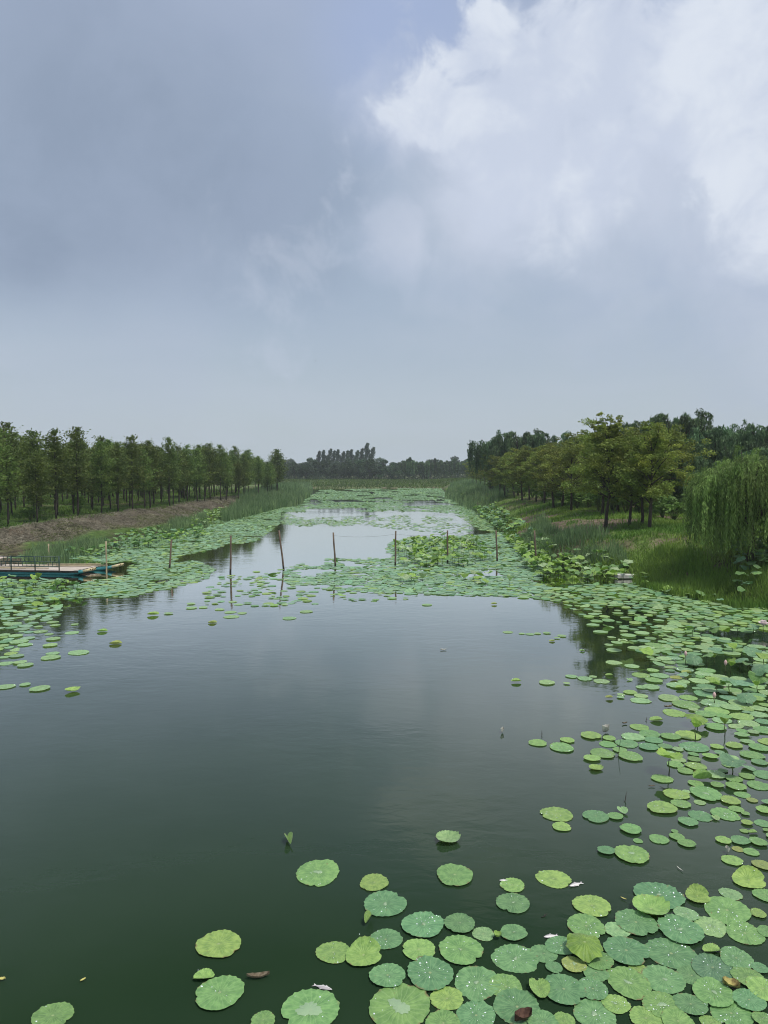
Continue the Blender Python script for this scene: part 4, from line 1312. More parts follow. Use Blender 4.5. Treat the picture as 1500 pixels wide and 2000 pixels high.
for (px, py, ln, rz, lab) in [(630, 1928, 0.185, 2.75, 'pale dead fish belly-up between the big pools leaf and open water, lower middle'),
                              (1125, 1727, 0.18, 0.45, 'dead white fish touching the yellow-green leaf, with its tail raised'),
                              (1076, 1828, 0.15, 0.25, 'small dead fish partly under the leaves beside the raised umbrella leaf'),
                              (984, 1719, 0.10, 0.1, 'half-hidden dead fish with only its head out beside a notched leaf')]:
    p = at(px, py, 0.012)
    o = obj('dead_fish', FISH, loc=p, rot=(0.15, 0.05, rz), scale=(ln, ln, ln))
    tag(o, lab.replace('big pools leaf', 'big bottom leaf'), 'fish', 'dead fish floating on the pond')
    obj('eye', EYEM, o)

def curl_leaf(L, W, curl, seed):
    q = np.random.default_rng(seed)
    a = np.linspace(-1, 1, 9); b = np.linspace(-1, 1, 5)
    AA, BB = np.meshgrid(a, b, indexing='ij')
    ww = W * (1 - AA ** 2) ** 0.6
    V = np.stack([AA * L / 2, BB * ww / 2, curl * (BB ** 2) * W * 0.7 + 0.12 * L * AA ** 2 * curl], -1)
    V[..., 2] += q.normal(0, 0.05 * W, V.shape[:2])
    i = np.arange(8)[:, None] * 5 + np.arange(4)[None, :]
    return V.reshape(-1, 3), np.stack([i, i + 5, i + 6, i + 1], -1).reshape(-1, 4)
DEADLEAF = mat_simple('dead_leaf', (0.10, 0.075, 0.045), (0.24, 0.20, 0.14), 30, 0.8)
PALEDEAD = mat_simple('pale_dead_leaf', (0.38, 0.38, 0.33), (0.52, 0.52, 0.46), 30, 0.7)
YELLOWDEAD = mat_simple('yellow_dead_leaf', (0.45, 0.42, 0.12), (0.55, 0.52, 0.22), 30, 0.7)
BROWND = mat_simple('rotten_leaf', (0.05, 0.025, 0.018), (0.11, 0.06, 0.04), 30, 0.8)
for j, (px, py, L, W, cu, rz, mt, lab) in enumerate([
    (504, 1909, 0.20, 0.05, 0.8, 0.15, DEADLEAF, 'curled brown dead leaf drifting right of the lower left lotus leaves'),
    (162, 1914, 0.055, 0.022, 0.5, 0.9, YELLOWDEAD, 'tiny yellow fallen leaf alone on the dark water, lower left'),
    (4, 1913, 0.06, 0.03, 0.6, 0.1, YELLOWDEAD, 'tiny yellow scrap cut by the left edge of the pond view'),
    (1022, 1992, 0.17, 0.10, 0.9, 0.4, BROWND, 'rotten dark brown leaf on top of the bottom leaves'),
    (1328, 1697, 0.11, 0.012, 0.4, 1.9, PALEDEAD, 'thin pale blade floating alone above the big beaded leaves'),
    (1218, 1755, 0.07, 0.015, 0.5, 2.4, YELLOWDEAD, 'narrow yellow willow leaf floating between lotus leaves'),
    (1421, 1665, 0.07, 0.05, 1.6, 1.4, PALEDEAD, 'pale withered curl among small round leaves at the right'),
    (1183, 1430, 0.16, 0.10, 1.5, 0.5, PALEDEAD, 'grey-white rolled dead leaf beside the loose mid-right pads'),
    (981, 1430, 0.10, 0.06, 1.5, 1.1, PALEDEAD, 'small white curled scrap alone in open water, centre right'),
    (866, 1269, 0.16, 0.06, 0.4, 0.1, PALEDEAD, 'white speck of a leaf far out on the open water'),
    (1220, 1413, 0.11, 0.03, 0.9, 0.3, DEADLEAF, 'brown sliver floating left of the folded lotus leaf'),
    (1273, 1535, 0.10, 0.02, 0.6, 0.0, DEADLEAF, 'thin brown sliver below the loose leaves at mid right'),
    (1305, 1381, 0.16, 0.05, 0.7, 0.1, DEADLEAF, 'long grey-brown scrap at the edge of the right mat'),
    (1428, 1927, 0.14, 0.10, 0.7, 2.6, mat_simple('rotting_yellow_leaf', (0.12, 0.07, 0.03), (0.5, 0.46, 0.16), 18, 0.7), 'blotched yellow and brown rotting leaf between big leaves, lower right')]):
    p = at(px, py, 0.012)
    V, Q = curl_leaf(L, W, cu, 700 + j)
    tag(obj('dead_leaf', mesh_np('dead_leaf', V, Q, mt), loc=p, rot=(0, 0, rz)), lab, 'dead leaf', 'dead scraps drifting on the pond')
TWIG = mat_simple('dark_twig', (0.02, 0.018, 0.014), (0.045, 0.04, 0.03), 20, 0.8)
for j, (px, py, ln, rz, up, lab) in enumerate([
    (1063, 1791, 0.07, 0.3, 0.03, 'black hooked twig floating left of the yellow-green leaves'),
    (1137, 1272, 0.10, 0.6, 0.10, 'dark bent twig below the small cupped leaf, upper right water'),
    (1058, 1437, 0.05, 1.3, 0.09, 'tiny upright twig above the pair of yellow-green pads'),
    (1208, 1478, 0.10, 0.5, 0.30, 'broken lotus stalk standing up between two mid-right pads'),
    (1221, 1565, 0.08, 0.8, 0.12, 'forked twig poking up from open water above the beaded pads'),
    (1262, 1408, 0.09, 1.0, 0.06, 'short dark twig left of the folded lotus leaf'),
    (1295, 1540, 0.10, 2.4, 0.02, 'slim dark twig right under the loose oval leaf')]):
    p = at(px, py, 0.0)
    mb = MB()
    d = np.array([math.cos(rz), math.sin(rz), 0])
    mb.tube([-d * ln * 0.5 + [0, 0, 0.004], [0, 0, 0.006], d * ln * 0.2 + [0, 0, up * 0.6], d * ln * 0.5 + [0, 0, up]], [0.003, 0.005, 0.004, 0.002], 5)
    mb.tube([[0, 0, 0.006], d[[1, 0, 2]] * ln * 0.4 + [0, 0, up * 0.5]], [0.004, 0.002], 5)
    tag(obj('twig', mb.mesh('twig', TWIG), loc=p), lab, 'twig', 'twigs drifting on the pond')
# ------------------------------------------------------------------ lotus leaves
def disc(seg, radii, seed, ell=0.92, notch=True, serr=0.034):
    """flat round leaf, radius about 1, with two shallow nicks, a toothed rim and pressed-in veins"""
    q = np.random.default_rng(seed)
    th = np.linspace(0, 2 * np.pi, seg, endpoint=False)
    R = 1 + 0.03 * np.cos(2 * th + q.uniform(0, 6)) + 0.025 * np.cos(3 * th + q.uniform(0, 6)) + 0.012 * np.cos(5 * th + q.uniform(0, 6))
    dth = lambda c: np.angle(np.exp(1j * (th - c)))
    if notch:
        R -= q.uniform(0.08, 0.20) * np.exp(-(dth(0) / 0.11) ** 2) + q.uniform(0.04, 0.12) * np.exp(-(dth(np.pi) / 0.12) ** 2)
    R += serr * (np.abs(np.cos(11 * th)) - 0.5) + q.normal(0, serr * 0.35, seg)
    rad = np.array(radii)
    rr_ = rad[:, None] * (1 + (R - 1)[None, :] * rad[:, None] ** 2)
    X = rr_ * np.cos(th); Y = rr_ * np.sin(th) * ell
    Z = 0.012 * np.cos(22 * th)[None, :] * rad[:, None] ** 2 + 0.02 * rad[:, None] ** 2 * np.cos(2 * th + q.uniform(0, 6))[None, :] * 0.5
    V = np.stack([X, Y, Z + 0 * X], -1).reshape(-1, 3)
    UV = np.stack([rad[:, None] * np.cos(th), rad[:, None] * np.sin(th)], -1).reshape(-1, 2)
    V = np.vstack([V, [0, 0, -0.012]]); UV = np.vstack([UV, [0, 0]])
    n = len(rad); c0 = n * seg
    i = np.arange(n - 1)[:, None] * seg; j = np.arange(seg)[None, :]; j2 = (j + 1) % seg
    Q = np.stack([i + j, i + seg + j, i + seg + j2, i + j2], -1).reshape(-1, 4)
    jj = np.arange(seg)
    T = np.stack([np.full(seg, c0), jj, (jj + 1) % seg], -1)
    return V, Q, T, UV

def dome(seg=7):
    th = np.linspace(0, 2 * np.pi, seg, endpoint=False)
    V = np.vstack([np.column_stack([np.cos(th), np.sin(th), 0 * th]), np.column_stack([0.72 * np.cos(th), 0.72 * np.sin(th), 0 * th + 0.55]), [[0, 0, 0.8]]])
    j = np.arange(seg); j2 = (j + 1) % seg
    return V, np.stack([j, j2, seg + j2, seg + j], -1), np.stack([np.full(seg, 2 * seg), seg + j, seg + j2], -1)

RINGS = [0.1, 0.3, 0.5, 0.68, 0.82, 0.92, 1.0]
def warp(V, kind, q):
    x, y, z = V[:, 0].copy(), V[:, 1].copy(), V[:, 2].copy()
    r = np.hypot(x, y); th = np.arctan2(y, x)
    if kind == 'upturn':            # one side stands up out of the water
        s = np.maximum(x * 0.25 + y + 0.15, 0)
        z = z + 0.62 * s ** 1.5; y = y - 0.30 * s ** 1.6
    elif kind == 'fold':            # closed like a taco
        z = z + 0.95 * np.abs(y) ** 1.15; y = y * (0.50 - 0.12 * np.abs(x))
        z = z + 0.16 * x ** 2
    elif kind == 'boat':            # both long edges rolled up
        z = z + 0.62 * np.maximum(np.abs(y) - 0.15, 0) ** 1.1 + 0.10 * x ** 2; y = y * 0.72
    elif kind == 'bowl':            # rim raised all round
        z = z + 0.30 * r ** 3 + 0.05 * r ** 2 * np.cos(3 * th)
    elif kind == 'heart':           # two lobes bent up along the middle
        z = z + 0.30 * np.abs(y) + 0.22 * r ** 3 * np.maximum(x, 0); x = x - 0.18 * np.exp(-(y / 0.25) ** 2) * np.maximum(x, 0)
        y = y * 0.86
    elif kind == 'ring':            # tightly cupped young leaf
        z = z + 0.8 * r ** 2.2; x = x * (1 - 0.2 * r); y = y * (1 - 0.2 * r)
    elif kind == 'umbrella':
        z = z - 0.34 * r ** 2 + 0.10 * r ** 3 * np.cos(4 * th + q.uniform(0, 6)) + 0.06 * r ** 3 * np.cos(7 * th + q.uniform(0, 6)) - 0.04 * np.exp(-(r / 0.15) ** 2)
    elif kind == 'dish':
        z = z + 0.34 * r ** 1.7 + 0.11 * r ** 3 * np.cos(3 * th + q.uniform(0, 6)) + 0.08 * r ** 3 * np.cos(5 * th + q.uniform(0, 6))
    elif kind == 'wavy':
        z = z + 0.06 * r + 0.20 * r ** 2.5 * np.cos(2 * th + q.uniform(0, 6)) + 0.10 * r ** 3 * np.cos(5 * th + q.uniform(0, 6))
    elif kind == 'cup':
        z = z + 0.85 * r ** 1.4 + 0.08 * r ** 3 * np.cos(3 * th); x = x * (1 - 0.25 * r); y = y * (1 - 0.38 * r)
    elif kind == 'droop':           # folded down on both sides
        z = z - 0.75 * np.abs(y) ** 1.3 + 0.08 * np.cos(5 * th) * r ** 3; y = y * (0.75 - 0.1 * np.abs(x))
    return np.column_stack([x, y, z])

def pad_mesh(seed, kind='flat', beads=0, seg=66, rings=RINGS):
    q = np.random.default_rng(seed)
    V, Q, T, UV = disc(seg, rings, seed)
    V = warp(V, kind, q)
    nb_ = len(V)
    Vs, Qs, Ts, Us = [V], [Q], [T], [UV]
    fm = [0] * len(Q)
    fmT = [0] * len(T)
    n = nb_
    if beads:
        dv, dq, dt = dome()
        for k in range(beads):
            rr_ = math.sqrt(q.uniform(0.02, 0.86)); a = q.uniform(0, 6.283)
            s = 0.014 + 0.030 * q.random() ** 2.5
            c = np.array([rr_ * math.cos(a), rr_ * math.sin(a) * 0.92, 0.0])
            base = V[np.argmin(((V[:, :2] - c[:2]) ** 2).sum(1))]
            d = dv * np.array([s * q.uniform(0.8, 1.5), s, s * 0.9]); ca, sa = math.cos(a), math.sin(a)
            d = np.column_stack([d[:, 0] * ca - d[:, 1] * sa, d[:, 0] * sa + d[:, 1] * ca, d[:, 2]])
            Vs.append(d + [c[0], c[1], base[2] + 0.004]); Qs.append(dq + n); Ts.append(dt + n)
            Us.append(np.zeros((len(dv), 2))); fm += [1] * len(dq); fmT += [1] * len(dt); n += len(dv)
    me = mesh_np('lotus_leaf', np.vstack(Vs), [np.vstack(Qs), np.vstack(Ts)], [PAD, BEAD], uv=np.vstack(Us), fmat=fm + fmT)
    return me

def pool_mesh(seed):
    """a shallow puddle held in the middle of a leaf, its edge fringed by the veins"""
    q = np.random.default_rng(seed)
    seg = 44
    th = np.linspace(0, 2 * np.pi, seg, endpoint=False)
    R = 1 + 0.16 * np.cos(2 * th + q.uniform(0, 6)) + 0.12 * np.cos(3 * th + q.uniform(0, 6)) + 0.10 * np.cos(11 * th) + q.normal(0, 0.05, seg)
    V = np.vstack([np.column_stack([R * np.cos(th), R * np.sin(th), 0 * th]), np.column_stack([0.9 * R * np.cos(th), 0.9 * R * np.sin(th), 0 * th + 0.05]), [[0, 0, 0.06]]])
    j = np.arange(seg); j2 = (j + 1) % seg
    return mesh_np('water_pool', V, [np.stack([j, j2, seg + j2, seg + j], -1), np.stack([np.full(seg, 2 * seg), seg + j, seg + j2], -1)], POOL)

FLAT_B = [pad_mesh(800 + k, 'flat', [18, 9, 14, 6, 22][k]) for k in range(5)]       # beaded with rain
FLAT = [pad_mesh(820 + k, 'flat', [0, 3, 0, 2, 5][k]) for k in range(5)]
SHAPES = {k: [pad_mesh(840 + 7 * i + j, k, 3) for j in range(2)] for i, k in enumerate(['upturn', 'fold', 'boat', 'bowl', 'heart', 'ring'])}
POOLS = [pool_mesh(870 + k) for k in range(3)]

PCOL = {'b': (0.140, 0.305, 0.130), 'g': (0.180, 0.350, 0.112), 'y': (0.255, 0.420, 0.112), 'p': (0.270, 0.445, 0.190), 'o': (0.30, 0.36, 0.10), 'd': (0.105, 0.225, 0.120), 'm': (0.230, 0.415, 0.240), 'n': (0.175, 0.340, 0.180)}
PNAME = {'b': 'blue-green', 'g': 'mid-green', 'y': 'yellow-green', 'p': 'pale green', 'o': 'yellowing', 'd': 'dark green', 'm': 'pale bluish-green', 'n': 'bluish-green'}

MARKS = [(710, 1871, 'the big upturned yellow leaf'), (720, 1801, 'the tightly folded small leaf'), (564, 1646, 'the lone folded leaf'), (875, 1642, 'the lone bowl-shaped leaf'),
         (630, 1928, 'the belly-up dead fish'), (1125, 1727, 'the dead fish touching a leaf'), (1142, 1838, 'the raised umbrella leaf'), (1462, 1723, 'the big upturned leaf at the right edge'),
         (1121, 1887, 'the half-rotten blotched leaf'), (1054, 1938, 'the heart-folded leaf'), (505, 1909, 'the curled brown dead leaf'), (1362, 1755, 'the cupped leaf right of the pools leaf'),
         (1307, 1482, 'the big dished leaf on a stalk'), (1372, 1524, 'the rolled-up leaf'), (1358, 1423, 'the cup leaf on a stalk'), (1390, 1859, 'the small yellow boat leaf'),
         (1282, 1408, 'the folded leaf at the mat edge'), (1431, 1489, 'the wavy leaf on a thin stalk'), (1164, 1502, 'the raised-rim leaf in open water'), (1428, 1927, 'the rotting yellow leaf'),
         (1022, 1992, 'the rotten brown scrap'), (972, 1834, 'the tiny ring-cupped leaf'), (1328, 1697, 'the thin pale blade'), (981, 1430, 'the white scrap in open water'),
         (1216, 1587, 'the small heart leaf'), (1008, 1333, 'the little boat leaf in open water'), (226, 1258, 'the brown-edged cupped leaf'), (142, 1351, 'the lowest cupped leaf on the left'),
         (1137, 1272, 'the bent dark twig'), (554, 1112, 'the tilted post'), (451, 1119, 'the post left of the tilted one'), (655, 1107, 'the post at the tip of the central mat'), (1491, 1221, 'the pink lotus flower'),
         (1339, 1283, 'the pink lotus bud'), (398, 1911, 'the small yellow-green boat leaf, lower left')]
USED = {}
def dirword(dx, dy):
    a = math.degrees(math.atan2(-dy * 1.6, dx)) % 360
    return ['right of', 'above right of', 'above', 'above left of', 'left of', 'below left of', 'below', 'below right of'][int((a + 22.5) // 45) % 8]
def autolabel(px, py, w, desc):
    c = sorted(MARKS, key=lambda m: math.hypot(m[0] - px, (m[1] - py) * 1.6))
    for k in range(5):
        m = c[k]
        d = math.hypot(m[0] - px, (m[1] - py) * 1.6)
        if d < 6: continue
        nr = 'just ' if d < w * 1.5 + 14 else ('' if d < w * 3.2 + 30 else 'well ')
        if d > 190: break
        lab = f'{desc} {nr}{dirword(px - m[0], py - m[1])} {m[2]}'
        if len(lab.split()) > 16: continue
        if lab not in USED:
            USED[lab] = 1
            return lab
    return None

PADS = []   # (x, y, r) of everything already floating, for spacing
GRID = {}
def grid_add(x, y, r):
    GRID.setdefault((int(x // 0.6), int(y // 0.6)), []).append((x, y, r))
def grid_free(x, y, r, k):
    cx, cy = int(x // 0.6), int(y // 0.6)
    m = 1 + int((r + 0.4) // 0.6)
    for a in range(cx - m, cx + m + 1):
        for b in range(cy - m, cy + m + 1):
            for (u, v, s) in GRID.get((a, b), ()):
                if (u - x) ** 2 + (v - y) ** 2 < (k * (r + s)) ** 2: return False
    return True

zc_ = [0]
def make_pad(x, y, r, colr, kind='flat', beads=False, pool=0.0, label=None, group=None, rz=None, w=None):
    zc_[0] += 1
    q = random.Random(zc_[0] * 13 + 5)
    if kind == 'flat': me = q.choice(FLAT_B if beads else FLAT)
    else: me = q.choice(SHAPES[kind])
    z = 0.006 + 0.0035 * (zc_[0] % 7)
    o = obj('lotus_leaf', me, loc=(x, y, z), rot=(q.uniform(-0.008, 0.008), q.uniform(-0.008, 0.008), q.uniform(0, 6.283) if rz is None else rz), scale=(r, r, r))
    b = PCOL[colr]; j = q.uniform(0.88, 1.12); h = q.uniform(0.92, 1.08)
    o.color = (b[0] * j * h, b[1] * j, b[2] * j / h, 1)
    tag(o, label, 'lotus leaf', group)
    if pool:
        obj('water_pool', q.choice(POOLS), o, loc=(q.uniform(-0.06, 0.06), q.uniform(-0.06, 0.06), 0.010), rot=(0, 0, q.uniform(0, 6)), scale=(pool, pool * q.uniform(0.6, 1), 0.35))
    return o

# near leaves read off one by one: photo position, width, colour, shape, pool size
F_ = 'flat'
HAND = [
 (621,1705,90,'g',F_,.18,1),(731,1725,58,'y',F_,0,0),(752,1767,85,'b',F_,.12,1),(888,1711,75,'g',F_,0,0),(826,1809,83,'b',F_,.10,1),(898,1807,61,'b',F_,.06,0),(944,1825,44,'p',F_,0,0),
 (753,1836,66,'b',F_,0,1),(651,1862,67,'y',F_,0,0),(818,1857,66,'y',F_,0,0),(900,1858,87,'g',F_,.08,1),(757,1909,70,'b',F_,0,0),(840,1905,94,'b',F_,0,1),(932,1920,94,'b',F_,.10,1),(873,1952,65,'y',F_,0,0),
 (781,1968,126,'g',F_,.34,1),(607,1975,114,'g',F_,.36,1),(427,1847,86,'y',F_,0,0),(429,1943,94,'g',F_,.05,0),(514,1998,48,'g',F_,0,0),(930,1984,80,'b',F_,0,1),(866,2000,70,'g',F_,0,0),(103,1986,76,'g',F_,0,0),
 (564,1646,34,'y','fold',0,0),(875,1642,48,'p','bowl',0,0),(720,1801,32,'y','fold',0,0),(710,1871,68,'y','upturn',0,0),(398,1911,40,'y','boat',0,0),
 (1087,1591,62,'y',F_,0,1),(1097,1616,37,'y',F_,0,0),(1164,1596,51,'b',F_,0,1),(1202,1596,30,'g',F_,0,0),(1216,1587,24,'p','heart',0,0),(1232,1622,41,'g',F_,0,0),(1246,1643,19,'g',F_,0,0),(1287,1640,38,'g',F_,.1,0),
 (1318,1625,14,'g',F_,0,0),(1322,1636,29,'g',F_,0,0),(1341,1649,33,'g',F_,0,0),(1344,1607,37,'b',F_,0,0),(1293,1580,56,'y',F_,0,1),(1368,1594,46,'b',F_,.08,0),(1416,1591,53,'g',F_,.14,1),(1398,1600,17,'p','heart',0,0),
 (1438,1582,28,'g',F_,0,0),(1456,1591,16,'g',F_,0,0),(1459,1609,22,'y',F_,0,0),(1492,1584,30,'y',F_,0,0),(1490,1609,32,'b',F_,0,0),(1454,1624,17,'y',F_,0,0),(1471,1628,17,'y','boat',0,0),(1497,1623,14,'g',F_,0,0),
 (1413,1643,30,'y',F_,0,0),(1446,1644,36,'b',F_,0,0),(1481,1647,33,'g',F_,0,0),(1441,1659,22,'o',F_,0,0),(1467,1665,30,'g',F_,0,0),(1430,1682,39,'y',F_,0,0),(1488,1691,36,'o',F_,0,0),(1462,1723,58,'y','upturn',0,0),
 (1234,1671,67,'y',F_,.15,1),(1184,1664,33,'b',F_,0,0),(1081,1717,66,'y',F_,0,0),(1001,1730,49,'y',F_,0,0),(1002,1765,67,'b',F_,.10,1),(1156,1771,72,'y',F_,0,0),(1287,1751,93,'b',F_,.09,1),(1271,1779,71,'y','bowl',0,0),
 (1362,1755,45,'y','upturn',0,0),(1427,1747,42,'p',F_,0,0),(1420,1779,90,'g',F_,0,1),(1494,1750,46,'g',F_,0,0),(1481,1786,30,'y',F_,0,0),(1340,1788,46,'p',F_,0,1),(1242,1805,82,'b',F_,0,1),(1329,1819,88,'b',F_,.12,1),
 (1388,1810,62,'p',F_,.12,1),(1455,1824,72,'g',F_,0,1),(1500,1822,40,'g',F_,0,0),(1145,1811,75,'g',F_,0,1),(1206,1820,50,'p',F_,0,0),(1003,1825,52,'b',F_,.08,0),(972,1834,19,'y','ring',0,0),
 (1006,1873,88,'b',F_,.11,1),(1062,1864,54,'b',F_,.06,0),(1096,1849,60,'b',F_,0,1),(1082,1892,33,'b',F_,0,0),(1121,1887,47,'o',F_,.2,1),(1168,1879,59,'g',F_,0,0),(1223,1861,86,'b',F_,0,1),(1311,1863,97,'b',F_,0,1),
 (1390,1859,35,'y','boat',0,0),(1392,1892,82,'d',F_,.05,1),(1438,1874,65,'b',F_,0,1),(1484,1894,32,'b',F_,0,0),(1461,1913,60,'g',F_,0,0),(1490,1936,64,'y',F_,0,1),(1351,1906,56,'b',F_,0,0),(1296,1914,82,'b',F_,.10,1),
 (1228,1921,87,'g',F_,.16,1),(1164,1903,50,'b',F_,0,0),(1158,1935,60,'b',F_,0,1),(1101,1936,85,'b',F_,0,1),(1054,1938,48,'y','heart',0,0),(988,1928,70,'g',F_,0,1),(1010,1968,96,'b',F_,0,0),(1203,1963,54,'y',F_,.12,1),
 (1294,1966,76,'g',F_,.2,1),(1349,1965,62,'b',F_,0,1),(1393,1942,80,'g',F_,.12,1),(1463,1958,61,'b',F_,0,1),(1428,1980,80,'g',F_,0,1),(1162,1984,84,'b',F_,.14,1),(1102,1997,46,'y',F_,0,0),(1262,1992,64,'y',F_,0,0),
 (1490,1994,40,'g',F_,0,0),(1060,2000,60,'b',F_,0,0),(1324,2000,64,'g',F_,0,0),(1388,1998,40,'y',F_,0,0),(1245,1893,34,'y',F_,0,0),
 # mid right
 (1050,1452,36,'y',F_,0,0),(1097,1461,48,'g',F_,0,1),(1108,1447,28,'y',F_,0,0),(1154,1438,40,'y',F_,0,1),(1190,1444,26,'y',F_,0,0),(1187,1454,34,'g',F_,0,0),(1224,1453,44,'b',F_,0,1),(1237,1440,44,'p',F_,0,1),(1211,1466,28,'g',F_,0,0),
 (1177,1473,48,'g',F_,0,1),(1231,1479,46,'g',F_,0,1),(1156,1483,32,'y',F_,0,0),(1164,1502,28,'y','bowl',0,0),(1249,1421,37,'y',F_,0,0),(1269,1434,41,'g',F_,0,0),(1277,1447,35,'b',F_,0,0),(1267,1460,39,'b',F_,0,0),(1310,1440,38,'g',F_,0,0),
 (1299,1460,27,'b',F_,0,0),(1282,1408,26,'y','boat',0,0),(1251,1369,38,'p',F_,0,1),(1252,1360,27,'p',F_,0,0),(1231,1353,27,'y',F_,0,0),(1213,1358,15,'p',F_,0,0),(1212,1363,15,'p',F_,0,0),(1190,1365,15,'o','boat',0,0),
 (1175,1331,32,'p',F_,0,1),(1158,1322,15,'p',F_,0,0),(1142,1326,29,'p',F_,0,0),(1116,1322,23,'p',F_,0,0),(1068,1334,32,'p',F_,0,0),(1107,1336,13,'p',F_,0,0),(1008,1333,19,'y','boat',0,0),(1190,1320,15,'y','boat',0,0),(1230,1329,14,'p','heart',0,0),
 (1199,1295,32,'p',F_,0,0),(1234,1302,28,'p',F_,0,0),(1199,1271,30,'p',F_,0,0),(1240,1267,28,'p',F_,0,0),(1189,1261,18,'p',F_,0,0),(992,1235,21,'p',F_,0,0),(1035,1239,18,'p',F_,0,0),(1019,1238,12,'p',F_,0,0),(1050,1238,14,'p',F_,0,0),(1068,1237,16,'p',F_,0,0),
 (1097,1243,18,'p',F_,0,0),(1088,1247,12,'p',F_,0,0),(1078,1253,12,'o','boat',0,0),(1137,1272,11,'p','boat',0,0),(1293,1522,40,'y',F_,0,0),(1321,1553,48,'y',F_,0,1),(1330,1572,37,'g',F_,0,0),(1379,1552,61,'g',F_,.16,1),(1427,1566,38,'y',F_,0,0),
 (1367,1568,23,'p',F_,0,0),(1341,1547,16,'p',F_,0,0),(1469,1564,21,'o',F_,0,0),(1359,1532,30,'g',F_,0,0),(1372,1524,38,'y','fold',0,0),(1401,1535,26,'g',F_,0,0),(1438,1538,38,'g',F_,0,0),(1450,1553,30,'g',F_,0,0),(1482,1535,44,'g',F_,0,1),
 (1355,1460,55,'b',F_,0,1),(1344,1437,48,'y',F_,0,0),(1434,1457,33,'y',F_,0,0),(1400,1460,25,'y',F_,0,0),(1482,1462,38,'g',F_,0,0),(1317,1393,45,'y',F_,0,0),(1449,1400,44,'y',F_,0,0),(1339,1377,51,'g',F_,0,1),(1306,1364,42,'p',F_,0,1),
 (1272,1343,34,'p',F_,0,0),(1322,1340,40,'p',F_,0,0),(1277,1330,34,'g',F_,0,0),(1252,1319,36,'y',F_,0,0),(1288,1320,36,'p',F_,0,0),(1253,1343,22,'p',F_,0,0),(1275,1310,24,'y',F_,0,0),(1341,1316,20,'o','boat',0,0),(1320,1328,24,'o','bowl',0,0),(1328,1346,18,'y','boat',0,0),
 (1375,1355,40,'b',F_,0,0),(1395,1374,52,'p',F_,0,1),(1378,1395,40,'g',F_,0,0),
 # left
 (12,1342,33,'p',F_,0,1),(49,1338,21,'p',F_,0,0),(78,1346,38,'p',F_,0,1),(142,1351,28,'y','bowl',0,0),(226,1258,23,'o','boat',0,0),(200,1234,19,'y','boat',0,0),(154,1275,40,'p',F_,0,0),(103,1277,25,'p',F_,0,0),(99,1285,37,'p',F_,0,0),
 (49,1300,30,'p',F_,0,0),(39,1295,26,'p',F_,0,0),(12,1296,30,'p',F_,0,0),(8,1284,20,'p',F_,0,0),(21,1277,25,'y',F_,0,0),(49,1260,28,'p',F_,0,0),(37,1254,36,'p',F_,0,0),(98,1261,28,'p',F_,0,0),(104,1249,28,'p',F_,0,0),(141,1236,28,'p',F_,0,0),
 (96,1239,17,'p',F_,0,0),(79,1234,27,'p',F_,0,0),(146,1220,15,'p',F_,0,0),(108,1222,20,'p',F_,0,0),(75,1225,17,'p',F_,0,0),(31,1243,27,'p',F_,0,0),(8,1240,23,'p',F_,0,0),(58,1210,23,'p',F_,0,0),(25,1219,33,'p',F_,0,0),(5,1262,24,'p',F_,0,0),(10,1254,26,'b',F_,0,0),
 (299,1202,22,'y','boat',0,0),(329,1199,18,'p',F_,0,0),(415,1217,17,'o','boat',0,0),(452,1205,30,'p',F_,0,0),(473,1198,19,'p',F_,0,0),(429,1191,20,'p',F_,0,0),(397,1187,18,'p',F_,0,0),(374,1188,22,'p',F_,0,0),(373,1180,18,'p',F_,0,0),(466,1181,20,'p',F_,0,0),
 (450,1196,24,'p',F_,0,0),(565,1208,28,'p',F_,0,0),(598,1195,26,'p',F_,0,0),(834,1182,20,'p',F_,0,0),(965,1181,12,'o','boat',0,0),(90,1196,14,'y','boat',0,0)]
